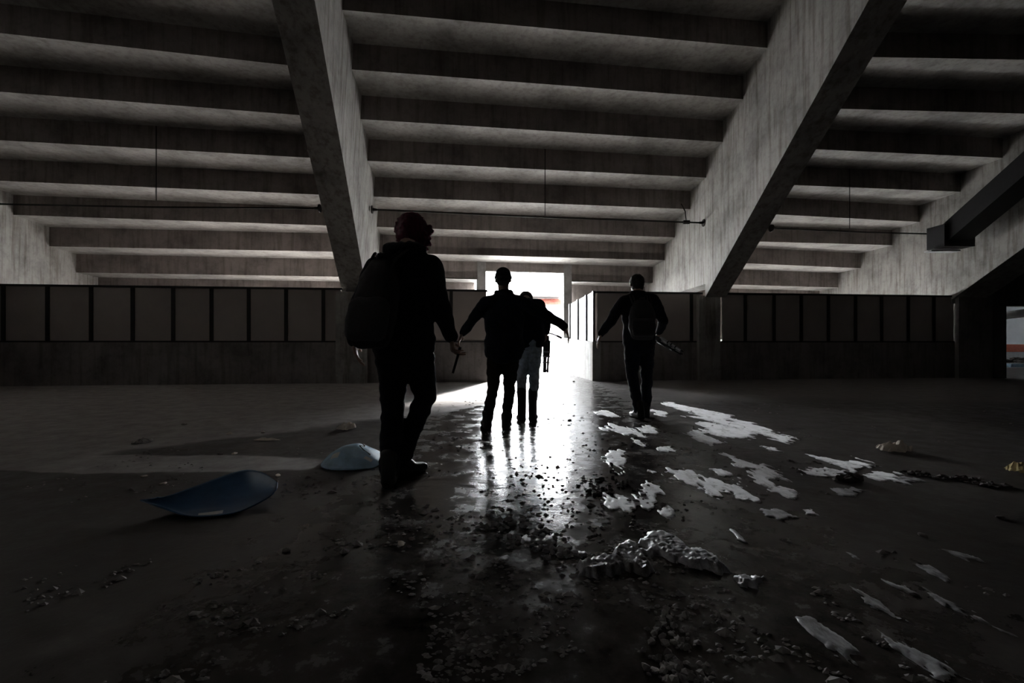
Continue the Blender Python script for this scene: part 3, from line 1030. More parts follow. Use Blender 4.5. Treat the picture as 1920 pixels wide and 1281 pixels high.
        hr.ball(hd + uph * .028 - fwd_h * .014, .110, (.80, .93, .92), rot, 3)
        hr.ball(hd - uph * .03 - fwd_h * .032, .08, (.88, .75, .8), rot, 3)
        hr.skin('hair', M['dark_hair'], r, voxel=.007, smooth=1, wrinkle=.007, freq=40)
    return r


def backpack(c, side, up, back, w, h, dp, label, sh_pts, mats, neckpts=None):
    """c = middle of the pack, back = the way its outside faces"""
    r = empty('backpack', c, label, 'backpack')
    side, up, back = side.normalized(), up.normalized(), back.normalized()
    def P3(a, b_, d_): return c + side * a * w + up * b_ * h + back * d_ * dp
    m = MB()
    for (b0, ww, dd) in ((-.44, .36, .34), (-.25, .41, .40), (0.0, .41, .40), (.22, .36, .34), (.40, .25, .22)):
        rr = dd * dp
        m.cap(P3(-ww, b0, 0) + side * rr * .6, P3(ww, b0, 0) - side * rr * .6, rr)
        if b0 > -.44:
            for k in (-1, 0, 1):
                m.cap(P3(pw * k, pb, 0) - side * prr * .6 * k, P3(ww * k, b0, 0) - side * rr * .6 * k, prr, rr)
        pw, pb, prr = ww, b0, rr
    m.skin('main_body', M[mats[0]], r, voxel=.010, smooth=5, wrinkle=.007, freq=11)
    m = MB()
    for b0, ww in ((-.40, .28), (-.24, .31), (-.10, .28)):
        m.cap(P3(-ww, b0, .40), P3(ww, b0, .40), .042 * h / .45)
        if b0 > -.4:
            for k in (-1, -.5, 0, .5, 1): m.cap(P3(pw * k, pb, .40), P3(ww * k, b0, .40), .042 * h / .45)
        pw, pb = ww, b0
    m.skin('front_pocket', M[mats[1]], r, voxel=.009, smooth=3, wrinkle=.004, freq=14)
    m = MB(); m.tube([P3(-.30, -.02, .44), P3(0, .0, .48), P3(.30, -.02, .44)], .006)
    m.build('zip', M['frame'], r)
    m = MB(); m.tube([P3(-.10, .46, .05), P3(-.06, .52, .12), P3(.06, .52, .12), P3(.10, .46, .05)], .011); m.build('carry_handle', M['strap'], r, True)
    for k, pts in zip((-1, 1), sh_pts):
        m = MB()
        pts = [Vector(p) for p in pts]
        sm = []
        for i in range(len(pts) - 1):
            p0, p1, p2, p3 = pts[max(i - 1, 0)], pts[i], pts[i + 1], pts[min(i + 2, len(pts) - 1)]
            for u in (0, .25, .5, .75):
                sm.append(.5 * ((2 * p1) + (p2 - p0) * u + (2 * p0 - 5 * p1 + 4 * p2 - p3) * u * u + (3 * p1 - p0 - 3 * p2 + p3) * u ** 3))
        sm.append(pts[-1])
        for a, b_ in zip(sm, sm[1:]):
            m.cap(a - side * .018, b_ - side * .018, .010); m.cap(a + side * .018, b_ + side * .018, .010)
        m.skin('shoulder_strap', M['strap'], r, voxel=.008, smooth=2)
    return r


def D3(a, b): return (b - a).normalized()


# --- the nearest person, on the left
yA = 2.92
JA = dict(hipL=at(733, 652, 2.92), hipR=at(783, 652, 2.92), shL=at(703, 504, 2.92), shR=at(808, 498, 2.92),
          neck=at(762, 468, 2.97), head=at(771, 438, 3.07), elL=at(671, 590, 2.90), wrL=at(664, 638, 2.96),
          elR=at(829, 585, 2.93), wrR=at(846, 632, 3.02), knL=at(737, 765, 2.95), anL=at(730, 880, 2.86),
          knR=at(797, 745, 3.02), anR=at(748, 868, 3.05))
person(dict(J=JA, label='person with magenta curls and a black backpack, nearest on the left, walking away', fwd=(0.12, 1, 0),
            face=Vector((.30, 1, -.55)), hup=Vector((.1, .4, 1)), hair='curls', jacket='black_cloth', trousers='dark_denim', seed=1.0,
            toeL=(-.15, 1), toeR=(.75, .65), hood=True, fat=1.04, armfat=1.06, drop=.02, thick=1.04, hem=.066, bootsize=1.05, shaft=.04, vox=.0055,
            handL=(Vector((.10, .06, -1)), Vector((1, .2, .1)), Vector((.1, 1, 0)), .42),
            handR=(Vector((.10, .05, -1)), Vector((.9, .25, 0)), Vector((-.2, 1, 0)), 1.3, .8)))
cA = at(706, 562, 2.71)
backpack(cA, Vector((1, -.1, 0)), Vector((.10, .16, 1)), Vector((-.12, -1, .12)), .255, .53, .20,
         'black backpack with a front pocket on the back of the nearest person',
         ([at(700, 510, 2.70), at(700, 490, 2.79), at(710, 475, 2.91), at(712, 505, 3.05)],
          [at(726, 506, 2.70), at(740, 484, 2.77), at(764, 466, 2.87), at(786, 472, 2.99), at(790, 505, 3.07)]), ('pack', 'pack_grey'))
r = empty('flashlight', at(855, 676, 3.03), 'thin dark stick held in the right hand of the nearest person', 'stick')
m = MB(); m.cone(at(860, 662, 3.035), at(849, 700, 3.02), .0085, .0085, 12); m.cone(at(863, 651, 3.04), at(860, 662, 3.035), .0105, .0105, 12)
o_ = m.build('shaft', M['frame'], r, True)
r.name = 'stick'

# --- the person in the middle, arms held out
yB = 4.75
JB = dict(hipL=at(928, 655, yB), hipR=at(960, 655, yB), shL=at(911, 569, yB), shR=at(979, 567, yB), neck=at(944, 546, yB + .01),
          head=at(943.5, 524.5, yB + .04), elL=at(888, 598, yB), wrL=at(868, 624, yB + .1), elR=at(1027, 592, yB + .02), wrR=at(1058, 613, yB + .08),
          knL=at(925, 727, yB + .02), anL=at(913, 789, yB), knR=at(955, 730, yB + .06), anR=at(949, 794, yB - .05))
person(dict(J=JB, label='person in knit cap and dark jacket, both arms held out, before the bright way out', fwd=(0, 1, 0),
            face=Vector((0.05, 1, -.06)), hair='cap', jacket='navy_cloth', trousers='brown_trousers', seed=11.0, toeL=(-.25, 1), toeR=(.1, 1),
            drop=.05, fat=1.10, armfat=1.02, thick=.90, hem=.05, vox=.006, shaft=.03,
            handL=(Vector((-.45, .1, -.9)), Vector((.8, 0, -.4)), Vector((0, 1, 0)), .35),
            handR=(Vector((.45, .1, -.9)), Vector((-.8, 0, -.4)), Vector((0, 1, 0)), .35)))

# --- the person hidden behind, bent forward, in pale jeans
yC = 5.12
JC = dict(hipL=at(980, 640, yC), hipR=at(1003, 640, yC), shL=at(962, 575, yC + .12), shR=at(1011, 572, yC + .10), neck=at(986, 562, yC + .26),
          head=at(986, 566, yC + .42), elL=at(960, 607, yC + .18), wrL=at(965, 615, yC + .42), elR=at(1023, 600, yC + .02), wrR=at(1024, 622, yC + .08),
          knL=at(978, 707, yC + .03), anL=at(978, 767, yC), knR=at(1002, 708, yC + .05), anR=at(999, 768, yC + .05))
person(dict(J=JC, label='person in pale blue jeans and dark boots, bent forward, half hidden behind the capped person', fwd=(0, 1, 0),
            face=Vector((0, 1, -.9)), hup=Vector((0, .8, 1)), hair='short', jacket='navy_cloth', trousers='jeans', seed=21.0, toeL=(-.1, 1), toeR=(.15, 1),
            drop=.0, thick=.88, hem=.050, cuff=.10, vox=.006, shaft=.16, bootsize=1.05, s=.97, lean=Vector((0, -.05, .02)),
            handL=(Vector((0, .8, -.5)), Vector((.7, 0, -.3)), Vector((.3, .4, .8)), .5),
            handR=(Vector((.05, .1, -1)), Vector((-.9, .1, 0)), Vector((0, 1, 0)), 1.0, .8)))


def tripod(a, b, label, silver=False, up=Vector((0, 0, 1))):
    """folded tripod from its head a to its feet b"""
    r = empty('tripod', a.lerp(b, .5), label, 'tripod')
    d = D3(a, b); u = d.cross(Vector((0, 1, 0))).normalized(); v = d.cross(u)
    ln = (b - a).length
    m = MB(); m.cone(a - d * .03, a + d * .05, .026, .034, 14); m.ball(a - d * .06, .030); m.bar(a - d * .085 - u * .03, a - d * .085 + u * .03, .05, .016)
    m.build('head', M['tripod'], r)
    m = MB(); m.tube([a - d * .06, a - d * .05 + u * .06, a - d * .02 + u * .15], .008); m.cap(a - d * .03 + u * .12, a - d * .01 + u * .165, .013); m.build('pan_handle', M['tripod'], r)
    for k in range(3):
        an = k * math.tau / 3 + .5
        o = (u * math.cos(an) + v * math.sin(an)) * .032
        p, q = a + d * .03 + o, b + o * .75
        m = MB(); m.cone(p, p.lerp(q, .52), .017, .017, 10); m.cone(p.lerp(q, .5), q, .013, .012, 10)
        lg = m.build('leg', M['chrome' if silver and k != 1 else 'tripod'], r, True)
        for f_ in (.36, .52, .72):
            m = MB(); m.cone(p.lerp(q, f_), p.lerp(q, f_ + .05), .021, .021, 10)
            c_ = m.build('clamp', M['tripod' if silver else 'chrome'], r); c_.parent = lg; c_.matrix_parent_inverse = Matrix()
        m = MB(); m.cap(q, q + d * .02, .013, .012); c_ = m.build('rubber_foot', M['sole'], r); c_.parent = lg; c_.matrix_parent_inverse = Matrix()
    return r


tripod(at(1025, 634, yC + .12), at(1023, 694, yC + .10), 'folded black tripod hanging upright from the hand of the person in pale jeans')

# --- the person at the right, arm out
yD = 5.42
JD = dict(hipL=at(1184, 643, yD), hipR=at(1212, 643, yD), shL=at(1168, 563, yD), shR=at(1225, 562, yD), neck=at(1196, 548, yD + .02),
          head=at(1194, 534, yD + .07), elL=at(1146, 600, yD), wrL=at(1127, 627, yD + .04), elR=at(1244, 602, yD - .02), wrR=at(1236, 622, yD + .16),
          knL=at(1186, 708, yD + .02), anL=at(1198, 770, yD - .06), knR=at(1213, 708, yD + .06), anR=at(1211, 768, yD + .05))
person(dict(J=JD, label='person in black at the right, left arm stretched out low, carrying a tripod', fwd=(0.05, 1, 0),
            face=Vector((-.05, 1, -.12)), hair='short', jacket='black_cloth', trousers='dark_denim', seed=31.0, toeL=(-.2, 1), toeR=(.2, 1),
            drop=.0, thick=.98, hem=.058, vox=.006, shaft=.03, armfat=1.0,
            handL=(Vector((-.4, .1, -.9)), Vector((.8, 0, -.4)), Vector((0, 1, 0)), .35),
            handR=(Vector((-.1, .5, -.7)), Vector((-.7, .2, -.3)), Vector((.2, .8, .5)), 1.0, .8)))
backpack(at(1204, 597, yD - .20), Vector((1, -.05, 0)), Vector((0, .05, 1)), Vector((-.04, -1, .03)), .31, .44, .17,
         'dark backpack worn by the person in black at the right',
         ([at(1190, 572, yD - .20), at(1184, 556, yD - .08), at(1182, 556, yD + .08), at(1180, 580, yD + .15)],
          [at(1218, 572, yD - .20), at(1216, 556, yD - .08), at(1212, 556, yD + .08), at(1212, 580, yD + .15)]), ('pack_grey', 'pack'))
tripod(at(1232, 635, yD + .14), at(1275, 661, yD - .05), 'folded silver-legged tripod held level by the person in black at the right', True)

# ------------------------------------------------------------------ what lies on the floor
def z3(x, y): return (1080 + x / 2.2048, 700 + y / 2.2048)      # measured on an enlarged crop


SRC = Vector((0.5, 12.0, 0))                 # point in the way out; patch streaks run along lines from it


def patch(px, label, mat='ice', h=.005, group='frozen patches on the wet floor', ridge=0.0, name='ice_patch', cat='ice patch', rag=None):
    """ragged crust on the floor: a height field cut out along a noisy outline, thin at its edges"""
    pl = [fl(*p) for p in px]
    c = sum(pl, Vector()) / len(pl)
    x0, x1 = min(p.x for p in pl), max(p.x for p in pl)
    y0, y1 = min(p.y for p in pl), max(p.y for p in pl)
    size = min(x1 - x0, y1 - y0)
    res = max(.006 if ridge else .007, min(.022, c.y * .0036, size / 8))
    rag = rag if rag is not None else min(.065, size * .20)
    d = (c - SRC).normalized(); n_ = Vector((-d.y, d.x, 0))
    fs = max(1.0, min(4.5, .34 / size))
    E = list(zip(pl, pl[1:] + pl[:1]))

    def f(x, y):
        best = 9e9; ins = False
        for p, q in E:
            ex, ey = q.x - p.x, q.y - p.y
            t_ = ((x - p.x) * ex + (y - p.y) * ey) / (ex * ex + ey * ey + 1e-12)
            t_ = 0 if t_ < 0 else 1 if t_ > 1 else t_
            dx, dy = x - p.x - ex * t_, y - p.y - ey * t_
            best = min(best, dx * dx + dy * dy)
            if (p.y > y) != (q.y > y) and x < (q.x - p.x) * (y - p.y) / (q.y - p.y) + p.x: ins = not ins
        sd = math.sqrt(best) * (1 if ins else -1)
        if sd < -2.5 * rag: return -1
        u, v = x * d.x + y * d.y, x * n_.x + y * n_.y
        u, v = u * fs, v * fs
        k = noise.noise(Vector((u * 2.4, v * 9.5, 2))) + .7 * noise.noise(Vector((u * 5.5, v * 24, 5))) + .45 * noise.noise(Vector((u * 18, v * 50, 7)))
        return min(sd, 1.15 * rag) + rag * (k * 1.75 - .10 + (.6 if ridge else 0))
    mg = rag * 2
    nx, ny = int((x1 - x0 + 2 * mg) / res) + 2, int((y1 - y0 + 2 * mg) / res) + 2
    X = [x0 - mg + i * res for i in range(nx)]; Y = [y0 - mg + j * res for j in range(ny)]
    V = [[f(x, y) for y in Y] for x in X]
    bm = bmesh.new(); key = {}

    def vert(k, x, y, val):
        if k not in key:
            e = max(0.0, min(1.0, val / .02))
            z = .0012 + h * (e * (2 - e))
            if ridge and val > 0:
                fr = max(0.0, 1 - (y - y0) / (y1 - y0 + 1e-6))
                z += ridge * min(1, val / .02) * (.35 + .65 * fr) * (.70 + .22 * noise.noise(Vector((x * 14, y * 14, 3))) + .40 * noise.noise(Vector((x * 45, y * 45, 1))) + .4 * noise.noise(Vector((x * 90, y * 90, 1))))
            elif val > 0:
                z += .0025 * e * noise.noise(Vector((x * 30, y * 30, 3)))
            key[k] = bm.verts.new((x, y, max(.0012, z)))
        return key[k]
    for i in range(nx - 1):
        for j in range(ny - 1):
            cs = ((i, j), (i + 1, j), (i + 1, j + 1), (i, j + 1))
            vs = [V[a_][b_] for a_, b_ in cs]
            if max(vs) <= 0: continue
            poly = []
            for k in range(4):
                (ia, ja), (ib, jb) = cs[k], cs[(k + 1) % 4]
                va, vb = vs[k], vs[(k + 1) % 4]
                if va > 0: poly.append(vert((ia, ja), X[ia], Y[ja], va))
                if (va > 0) != (vb > 0):
                    t_ = va / (va - vb)
                    kk = tuple(sorted(((ia, ja), (ib, jb))))
                    poly.append(vert(kk, X[ia] + (X[ib] - X[ia]) * t_, Y[ja] + (Y[jb] - Y[ja]) * t_, 0))
            if len(poly) >= 3 and len(set(poly)) == len(poly):
                try: bm.faces.new(poly)
                except ValueError: pass
    bmesh.ops.recalc_face_normals(bm, faces=bm.faces)
    if sum(q.normal.z for q in bm.faces) < 0: bmesh.ops.reverse_faces(bm, faces=bm.faces)
    me = bpy.data.meshes.new(name); bm.to_mesh(me); bm.free()
    return tag(link(name, me, M[mat], None, True), label, cat, group)


def zp(*q): return [z3(*p) for p in q]


PATCHES = [
 (zp((105,215),(150,205),(215,225),(290,262),(285,270),(225,258),(150,240),(108,232)), 'white icy patch just below the feet of the person in black, left one', 'ice'),
 (zp((250,225),(300,215),(355,240),(330,255),(280,250)), 'white icy patch just below the feet of the person in black, right one', 'ice'),
 (zp((225,268),(255,275),(292,296),(282,306),(240,288)), 'small icy sliver just in front of the left patch by the person in black', 'ice'),
 (zp((355,120),(410,122),(520,150),(640,175),(760,215),(850,250),(930,280),(870,285),(780,265),(700,240),(600,215),(500,190),(440,178),(530,180),(420,150),(355,130)), 'longest bright icy streak, farthest back, right of the person in black', 'ice'),
 (zp((505,205),(570,205),(650,225),(740,250),(750,272),(660,268),(600,262),(530,235)), 'broad bright icy patch directly in front of the longest far streak', 'ice'),
 (zp((445,245),(500,235),(560,262),(620,290),(560,300),(500,280)), 'bright icy patch at the left front corner of the broad far patch', 'ice'),
 (zp((340,305),(385,306),(418,318),(410,330),(345,325)), 'small oval icy patch alone in front of the far bright patches', 'ice'),
 (zp((80,345),(150,320),(215,310),(225,330),(190,345),(210,370),(205,415),(150,390),(100,370)), 'forked icy patch beside the mirror-wet lane, in front of the way out', 'ice'),
 (zp((305,405),(380,390),(480,405),(530,440),(640,450),(680,430),(720,470),(750,525),(690,515),(640,490),(600,515),(555,510),(540,470),(460,450),(390,430)), 'largest branching icy patch in the middle of the right floor', 'ice'),
 (zp((595,335),(650,335),(720,370),(830,400),(850,440),(800,470),(750,460),(700,400),(640,375)), 'broad slanting icy patch just behind the largest branching patch', 'ice'),
 (zp((780,455),(860,470),(930,520),(880,525),(800,490)), 'narrow icy patch running on from the broad slanting patch to the right', 'ice'),
 (zp((935,395),(1010,385),(1100,400),(1150,405),(1090,427),(1000,430),(940,420)), 'smooth flat icy patch at the right, against the small rubble pile', 'ice'),
 (zp((980,345),(1080,365),(1130,345),(1240,385),(1200,400),(1130,400),(1060,380)), 'spiky icy patch at the right, just behind the smooth flat one', 'ice'),
 (zp((555,395),(600,398),(645,412),(660,430),(600,425)), 'small icy patch on the far side of the largest branching patch', 'ice'),
 (zp((60,485),(130,490),(200,520),(270,510),(330,450),(375,470),(340,510),(300,580),(265,560),(190,560),(130,550),(90,520)), 'lobed icy patch in the middle of the picture, left of the largest branching one', 'ice'),
 (zp((345,560),(380,540),(405,575),(395,605),(345,585)), 'small round icy patch just right of the lobed one', 'ice'),
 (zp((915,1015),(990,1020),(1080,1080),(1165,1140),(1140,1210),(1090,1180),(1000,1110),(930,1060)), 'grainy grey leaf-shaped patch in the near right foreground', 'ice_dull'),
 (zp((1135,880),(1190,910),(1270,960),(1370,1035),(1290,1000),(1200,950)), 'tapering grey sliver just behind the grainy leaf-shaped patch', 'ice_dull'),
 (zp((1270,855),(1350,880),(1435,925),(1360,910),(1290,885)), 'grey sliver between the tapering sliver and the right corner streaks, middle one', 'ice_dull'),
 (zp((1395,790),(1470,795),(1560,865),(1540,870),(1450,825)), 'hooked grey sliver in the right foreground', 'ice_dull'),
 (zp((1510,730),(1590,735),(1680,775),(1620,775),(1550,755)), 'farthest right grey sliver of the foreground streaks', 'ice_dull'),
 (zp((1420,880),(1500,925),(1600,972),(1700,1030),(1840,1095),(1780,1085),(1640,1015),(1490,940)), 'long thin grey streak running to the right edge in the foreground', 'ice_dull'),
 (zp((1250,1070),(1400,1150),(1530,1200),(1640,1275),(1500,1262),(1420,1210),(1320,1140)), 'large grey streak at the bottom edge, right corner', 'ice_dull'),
 (zp((1110,735),(1160,755),(1190,780),(1150,770)), 'tiny grey sliver farthest left of the foreground streaks', 'ice_dull'),
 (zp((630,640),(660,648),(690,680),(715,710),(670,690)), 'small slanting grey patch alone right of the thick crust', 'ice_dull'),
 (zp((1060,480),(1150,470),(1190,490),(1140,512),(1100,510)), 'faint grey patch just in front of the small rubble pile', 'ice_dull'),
 (zp((930,560),(970,565),(1010,590),(950,585)), 'small grey patch right in front of the narrow icy patch', 'ice'),
 (zp((1190,428),(1250,410),(1345,418),(1330,440),(1250,448)), 'flaky icy patch just right of the small rubble pile', 'ice'),
 (zp((75,160),(110,148),(165,165),(200,185),(130,178),(92,172)), 'small icy patch left of the feet of the person in black', 'ice'),
 (zp((310,150),(380,160),(372,180),(322,168)), 'small icy patch right of the feet of the person in black', 'ice'),
 (zp((755,300),(820,310),(860,328),(800,322)), 'thin icy sliver between the far patches and the spiky right patch', 'ice'),
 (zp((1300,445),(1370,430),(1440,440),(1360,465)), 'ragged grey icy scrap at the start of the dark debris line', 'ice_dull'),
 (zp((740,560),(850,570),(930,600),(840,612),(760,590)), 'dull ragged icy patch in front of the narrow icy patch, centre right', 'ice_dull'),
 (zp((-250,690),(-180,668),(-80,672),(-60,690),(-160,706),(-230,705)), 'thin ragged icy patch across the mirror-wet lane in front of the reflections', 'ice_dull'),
 (zp((-60,745),(20,735),(60,745),(20,765),(-40,762)), 'ragged icy scrap just left of the thick ridge', 'ice_dull'),
 (zp((-330,770),(-285,752),(-265,762),(-290,785)), 'small ragged icy scrap left of the wet lane, lower centre', 'ice_dull'),
]
for px, lab, mt in PATCHES:
    if mt: patch(px, lab, mt)

patch(zp((0,800),(60,775),(130,765),(200,720),(290,680),(350,660),(430,690),(470,730),(560,770),(640,830),(600,822),(540,800),(470,800),(390,775),(350,750),(320,790),(340,825),(290,830),(200,815),(120,832),(60,845),(0,850)),
      'thick crusted icy ridge with dark broken front edge, centre foreground', 'ice_dull', .008, ridge=.030, name='ice_crust', cat='ice crust', group=None, rag=.022)
patch(zp((650,840),(720,845),(775,850),(740,890),(690,880)), 'small curved icy crust at the right end of the thick ridge', 'ice_dull', .006,
      ridge=.022, name='ice_crust', cat='ice crust', group=None, rag=.014)


def lumps_obj(name, paths, n, size, mat, label, cat, seed, flat=.8):
    rr = random.Random(seed)
    m = MB()
    for q in range(n):
        i = rr.randrange(len(paths) - 1)
        a, b = fl(*paths[i]), fl(*paths[i + 1])
        k = a.lerp(b, rr.random()) + Vector((rr.gauss(0, .035), rr.gauss(0, .025), 0))
        s_ = size * rr.uniform(.35, 1.2)
        v0 = len(m.bm.verts)
        m.ball(k + Vector((0, 0, s_ * .4)), s_, (1, rr.uniform(.5, 1), flat * rr.uniform(.5, 1.2)), Matrix.Rotation(rr.uniform(0, 3), 3, 'Z'), 1)
        m.bm.verts.ensure_lookup_table()
        for v in m.bm.verts[v0:]:
            v.co += Vector((rr.uniform(-1, 1), rr.uniform(-1, 1), rr.uniform(-1, 1))) * s_ * .22
            v.co.z = max(v.co.z, .001)
    return tag(m.build(name, M[mat]), label, cat)


tag(lumps_obj('crumbled_crust', [z3(440, 960), z3(390, 1020), z3(380, 1080), z3(440, 1110), z3(400, 1160), z3(370, 1235), z3(420, 1225), z3(480, 1262), z3(560, 1270)], 170, .013, 'grit',
    'crumbled grey crust line at the bottom edge, right of centre', 'crust', 5), kind='stuff')
tag(lumps_obj('crumbled_crust', [(1150, 870), (1160, 905), (1125, 930), (1080, 900), (1150, 900), (1210, 925), (1190, 945)], 60, .018, 'rubble', 'dark crumbs around the lobed icy patch', 'crumbs', 6, .6), kind='stuff')
tag(lumps_obj('crumbled_crust', [(915, 990), (960, 985), (1000, 992), (1030, 1030), (1060, 1042), (930, 1000)], 90, .020, 'crust', 'grey crumbs across the front of the mirror-wet lane', 'crumbs', 8, .5), kind='stuff')
lumps_obj('rubble_pile', [z3(1095, 440), z3(1130, 445), z3(1160, 450)], 26, .035, 'rubble', 'small dark rubble pile against the smooth icy patch at the right', 'rubble', 9, .8)
tag(lumps_obj('debris_line', [z3(1330, 410), z3(1480, 430), z3(1600, 440), z3(1720, 470), z3(1780, 470)], 90, .022, 'rubble', 'dark scattered debris line on the right floor behind the foreground', 'debris', 10, .6), kind='stuff')


def crumple(name, px, py, w, d, h, mat, label, cat, seed, stretch=1.0):
    """crumpled sheet: a folded, dented shell resting on the floor"""
    rr = random.Random(seed)
    c = fl(px, py)
    bm = bmesh.new()
    n = 11
    g = [[None] * n for _ in range(n)]
    for i in range(n):
        for j in range(n):
            u, v = i / (n - 1) * 2 - 1, j / (n - 1) * 2 - 1
            k = noise.noise(Vector((u * 1.7 + seed, v * 1.9, seed)))
            k2 = noise.noise(Vector((u * 4 + seed, v * 4.3, seed + 9)))
            r_ = 1 + .30 * noise.noise(Vector((math.atan2(v, u) * 1.3, seed, 0)))
            g[i][j] = bm.verts.new((c.x + u * w * r_ * (1 - .25 * abs(v)), c.y + v * d * r_ * (1 - .25 * abs(u)),
                                    max(.003, h * (.35 + .9 * abs(k) + .6 * abs(k2)) * max(0, 1 - .75 * max(abs(u), abs(v)) ** 2))))
    for i in range(n - 1):
        for j in range(n - 1):
            bm.faces.new((g[i][j], g[i + 1][j], g[i + 1][j + 1], g[i][j + 1]))
    bmesh.ops.recalc_face_normals(bm, faces=bm.faces)
    gm = bmesh.ops.solidify(bm, geom=bm.faces[:], thickness=.0025)
    me = bpy.data.meshes.new(name); bm.to_mesh(me); bm.free()
    return tag(link(name, me, M[mat]), label, cat)


crumple('crumpled_paper', 650, 805, .09, .11, .10, 'paper', 'crumpled whitish paper behind the pale blue broken seat', 'paper', 3)
crumple('crumpled_paper', 268, 830, .07, .08, .05, 'grit', 'dull crumpled scrap on the left floor, far from everything', 'paper', 7)
crumple('crumpled_paper', 1678, 846, .13, .10, .11, 'paper', 'crumpled beige wrapper on the right floor, behind the dark debris line', 'paper', 13)
crumple('foam_scrap', 1912, 886, .07, .07, .09, 'yellow', 'yellowish scrap at the right edge of the floor', 'scrap', 17)
crumple('scrap', 500, 826, .12, .03, .02, 'paper', 'thin flat strip lying in the dark puddle at the left', 'scrap', 23)

SCR = [(270, 895, 'leftmost of two white chips behind the dark blue seat'), (306, 908, 'right one of two white chips behind the dark blue seat'), (521, 893, 'bright white chip at the tip of the dark blue seat'),
       (413, 853, 'small chip on the near shore of the dark puddle'), (440, 852, 'pale chip in the near half of the dark puddle'), (430, 815, 'chip at the far left shore of the dark puddle'),
       (493, 812, 'chip at the far shore of the dark puddle, second from left'), (345, 797, 'dull chip on the dry floor behind the puddle'), (1730, 1006, 'small pale chip in the dark right foreground by the edge'),
       (1875, 972, 'grey chip near the right edge, below the yellowish scrap'), (1076, 716, 'dark chip in the bright way out against the right parapet'), (1068, 789, 'dark lump on the bright wet floor before the right parapet'),
       (537, 1034, 'grey chip on the floor in front of the dark blue seat'), (752, 1022, 'pale flakes in front of the nearest person, in the lower centre')]
for i, (px, py, lab) in enumerate(SCR):
    rr = random.Random(40 + i)
    c = fl(px, py)
    m = MB()
    s_ = .012 * (1 + .14 * c.y)
    m.ball(c + Vector((0, 0, s_ * .35)), s_, (1.4, .9, .55), Matrix.Rotation(rr.uniform(0, 3), 3, 'Z'), 2)
    for v in m.bm.verts:
        v.co += Vector((noise.noise(v.co * 40), noise.noise(v.co * 40 + Vector((3, 3, 3))), noise.noise(v.co * 37))) * s_ * .35
        v.co.z = max(v.co.z, .001)
    tag(m.build('chip', M['rubble' if 'dark ' in lab[:5] else 'grit' if 'grey' in lab or 'dull' in lab or 'small' in lab else 'paper']), lab, 'chip')

# grit all over the wet part of the floor: nobody could count it
rr = random.Random(77)
m = MB()
cnt = 0
while cnt < 2600:
    px, py = rr.uniform(40, 1900), 745 + 536 * rr.random() ** 1.1
    p = fl(px, py)
    dens = noise.noise(Vector((p.x * 1.6, p.y * 1.6, 4))) + .5 * noise.noise(Vector((p.x * 5, p.y * 5, 1)))
    near = math.exp(-((px - 1000) / 420) ** 2)
    if dens < .30 - .42 * near or p.y > 7: continue
    if p.x < -1.2 and p.y > 3.9: continue
    s_ = rr.uniform(.003, .009) * (1 + .12 * p.y) * (2.0 if rr.random() < .05 else 1)
    a = rr.uniform(0, 6.28); k = 5
    tp = [m.bm.verts.new((p.x + math.cos(a + q * 6.283 / k) * s_ * rr.uniform(.5, 1.3) * 1.4, p.y + math.sin(a + q * 6.283 / k) * s_ * rr.uniform(.5, 1.3), .001)) for q in range(k)]
    ap = m.bm.verts.new((p.x + rr.uniform(-.3, .3) * s_, p.y, .001 + s_ * rr.uniform(.3, .9)))
    for q in range(k): m.bm.faces.new((tp[q], tp[(q + 1) % k], ap))
    cnt += 1
tag(m.build('floor_grit', M['grit']), 'pale grit scattered over the wet dark floor', 'grit', kind='stuff')


# ------------------------------------------------------------------ the two seat shells
def shell(name, f, nu, nv, th, mat, parent):
    bm = bmesh.new()
    g = [[bm.verts.new(f(i / (nu - 1), j / (nv - 1))) for j in range(nv)] for i in range(nu)]
    for i in range(nu - 1):
        for j in range(nv - 1):
            bm.faces.new((g[i][j], g[i + 1][j], g[i + 1][j + 1], g[i][j + 1]))
    bmesh.ops.recalc_face_normals(bm, faces=bm.faces)
    bm.normal_update()
    if sum((q.normal.z for q in bm.faces)) < 0: bmesh.ops.reverse_faces(bm, faces=bm.faces)
    bmesh.ops.solidify(bm, geom=bm.faces[:], thickness=th)
    me = bpy.data.meshes.new(name); bm.to_mesh(me); bm.free()
    return link(name, me, M[mat], parent, True)


# dark blue shell: a lip at the left, a shallow pan, and the back curling up at the right
NEAR = [fl(262, 937, .075), fl(305, 950, .05), fl(360, 967, .02), fl(440, 961, .015), fl(500, 934, .045), fl(519, 915, .075)]
FAR = [fl(296, 934, .075), fl(320, 928, .075), fl(368, 911, .085), fl(450, 883, .12), fl(492, 886, .12), fl(521, 905, .085)]


def along(P_, u):
    x = u * (len(P_) - 1); i = min(int(x), len(P_) - 2); k = x - i
    p0, p1, p2, p3 = P_[max(i - 1, 0)], P_[i], P_[i + 1], P_[min(i + 2, len(P_) - 1)]
    return .5 * ((2 * p1) + (p2 - p0) * k + (2 * p0 - 5 * p1 + 4 * p2 - p3) * k * k + (3 * p1 - p0 - 3 * p2 + p3) * k ** 3)


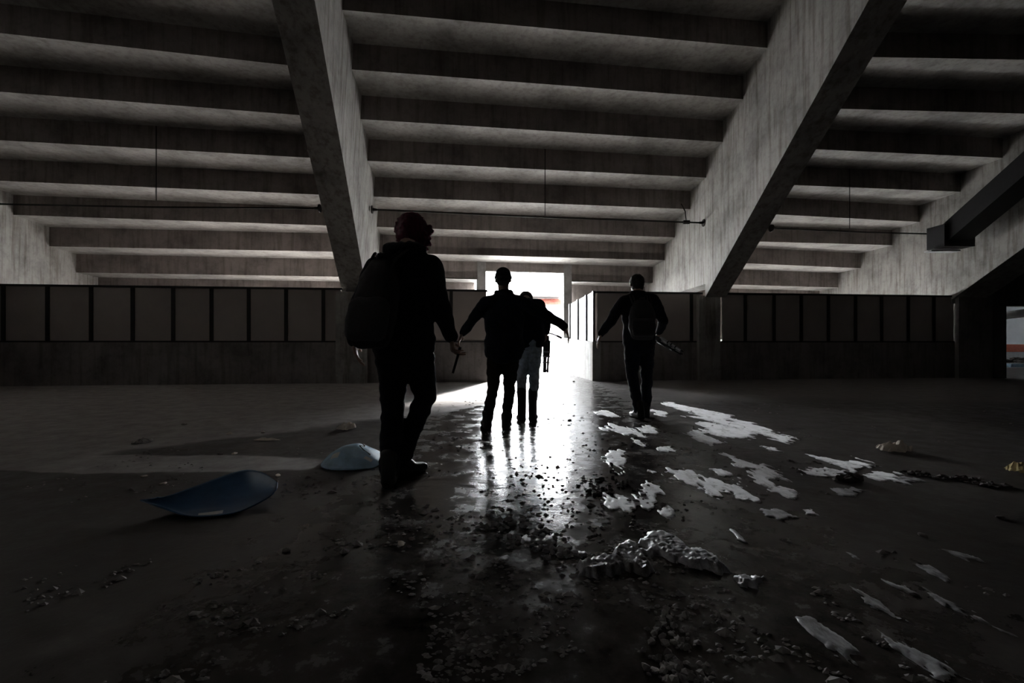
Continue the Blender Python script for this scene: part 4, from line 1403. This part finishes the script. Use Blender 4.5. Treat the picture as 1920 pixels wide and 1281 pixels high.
def seat1(u, v):
    p = along(NEAR, u).lerp(along(FAR, u), v)
    dip = .19 * v * (1 - v) * math.sin(math.pi * min(1, max(0, u * 1.02))) ** .7
    return (p.x, p.y, max(.004 + .01 * abs(v - .5), p.z - dip))


r = empty('seat_shell', (-1.65, 2.6, 0), 'large dark blue plastic seat shell lying on the floor, nearest at the left', 'seat')
sh_ = shell('shell', seat1, 48, 26, .006, 'seat', r)


def seat_decal(f, u0, v0, du, dv, name, mat, par):
    m = MB()
    n_ = 6
    q = [[Vector(f(u0 + du * i / n_, v0 + dv * j / n_)) + Vector((0, -.0015, .0035)) for j in range(n_ + 1)] for i in range(n_ + 1)]
    for i in range(n_):
        for j in range(n_):
            m.face([q[i][j], q[i + 1][j], q[i + 1][j + 1], q[i][j + 1]])
    return m.build(name, M[mat], par)


seat_decal(seat1, .43, .06, .11, .13, 'sticker', 'sticker', r)
# paler broken shell lying upside down
c2_ = Vector((-1.17, 3.40, 0))


def seat2(u, v):
    a_, b_ = u * 2 - 1, v * 2 - 1
    # square grid to a rounded outline
    x_ = a_ * math.sqrt(1 - b_ * b_ * .42); y_ = b_ * math.sqrt(1 - a_ * a_ * .42)
    rr_ = min(1, math.hypot(x_, y_))
    z_ = .115 * (1 - rr_ ** 2.0) * (1 - .25 * x_) + .012 + .012 * noise.noise(Vector((x_ * 2.2, y_ * 2.2, 3)))
    if x_ > .05 and abs(y_ + .1) < .5: z_ -= .012 * math.exp(-((x_ - .25) / .12) ** 2)
    z_ += .02 * max(0, -x_ - .55)
    return (c2_.x + x_ * .225, c2_.y + y_ * .26, max(.004, z_))


r = empty('seat_shell', c2_, 'pale blue broken seat shell lying upside down beside the foot of the nearest person', 'seat')
shell('shell', seat2, 34, 34, .005, 'seat_pale', r)
seat_decal(seat2, .20, .16, .14, .12, 'sticker', 'sticker', r)
seat_decal(seat2, .76, .20, .12, .08, 'sticker', 'sticker', r)
m = MB()
cr = [(.60, .78), (.56, .68), (.62, .60), (.57, .50), (.66, .42), (.80, .36)]
m.tube([Vector(seat2(*q)) + Vector((0, 0, .003)) for q in cr], .0035, 6)
tag(m.build('crack', M['frame'], r), 'dark crack')
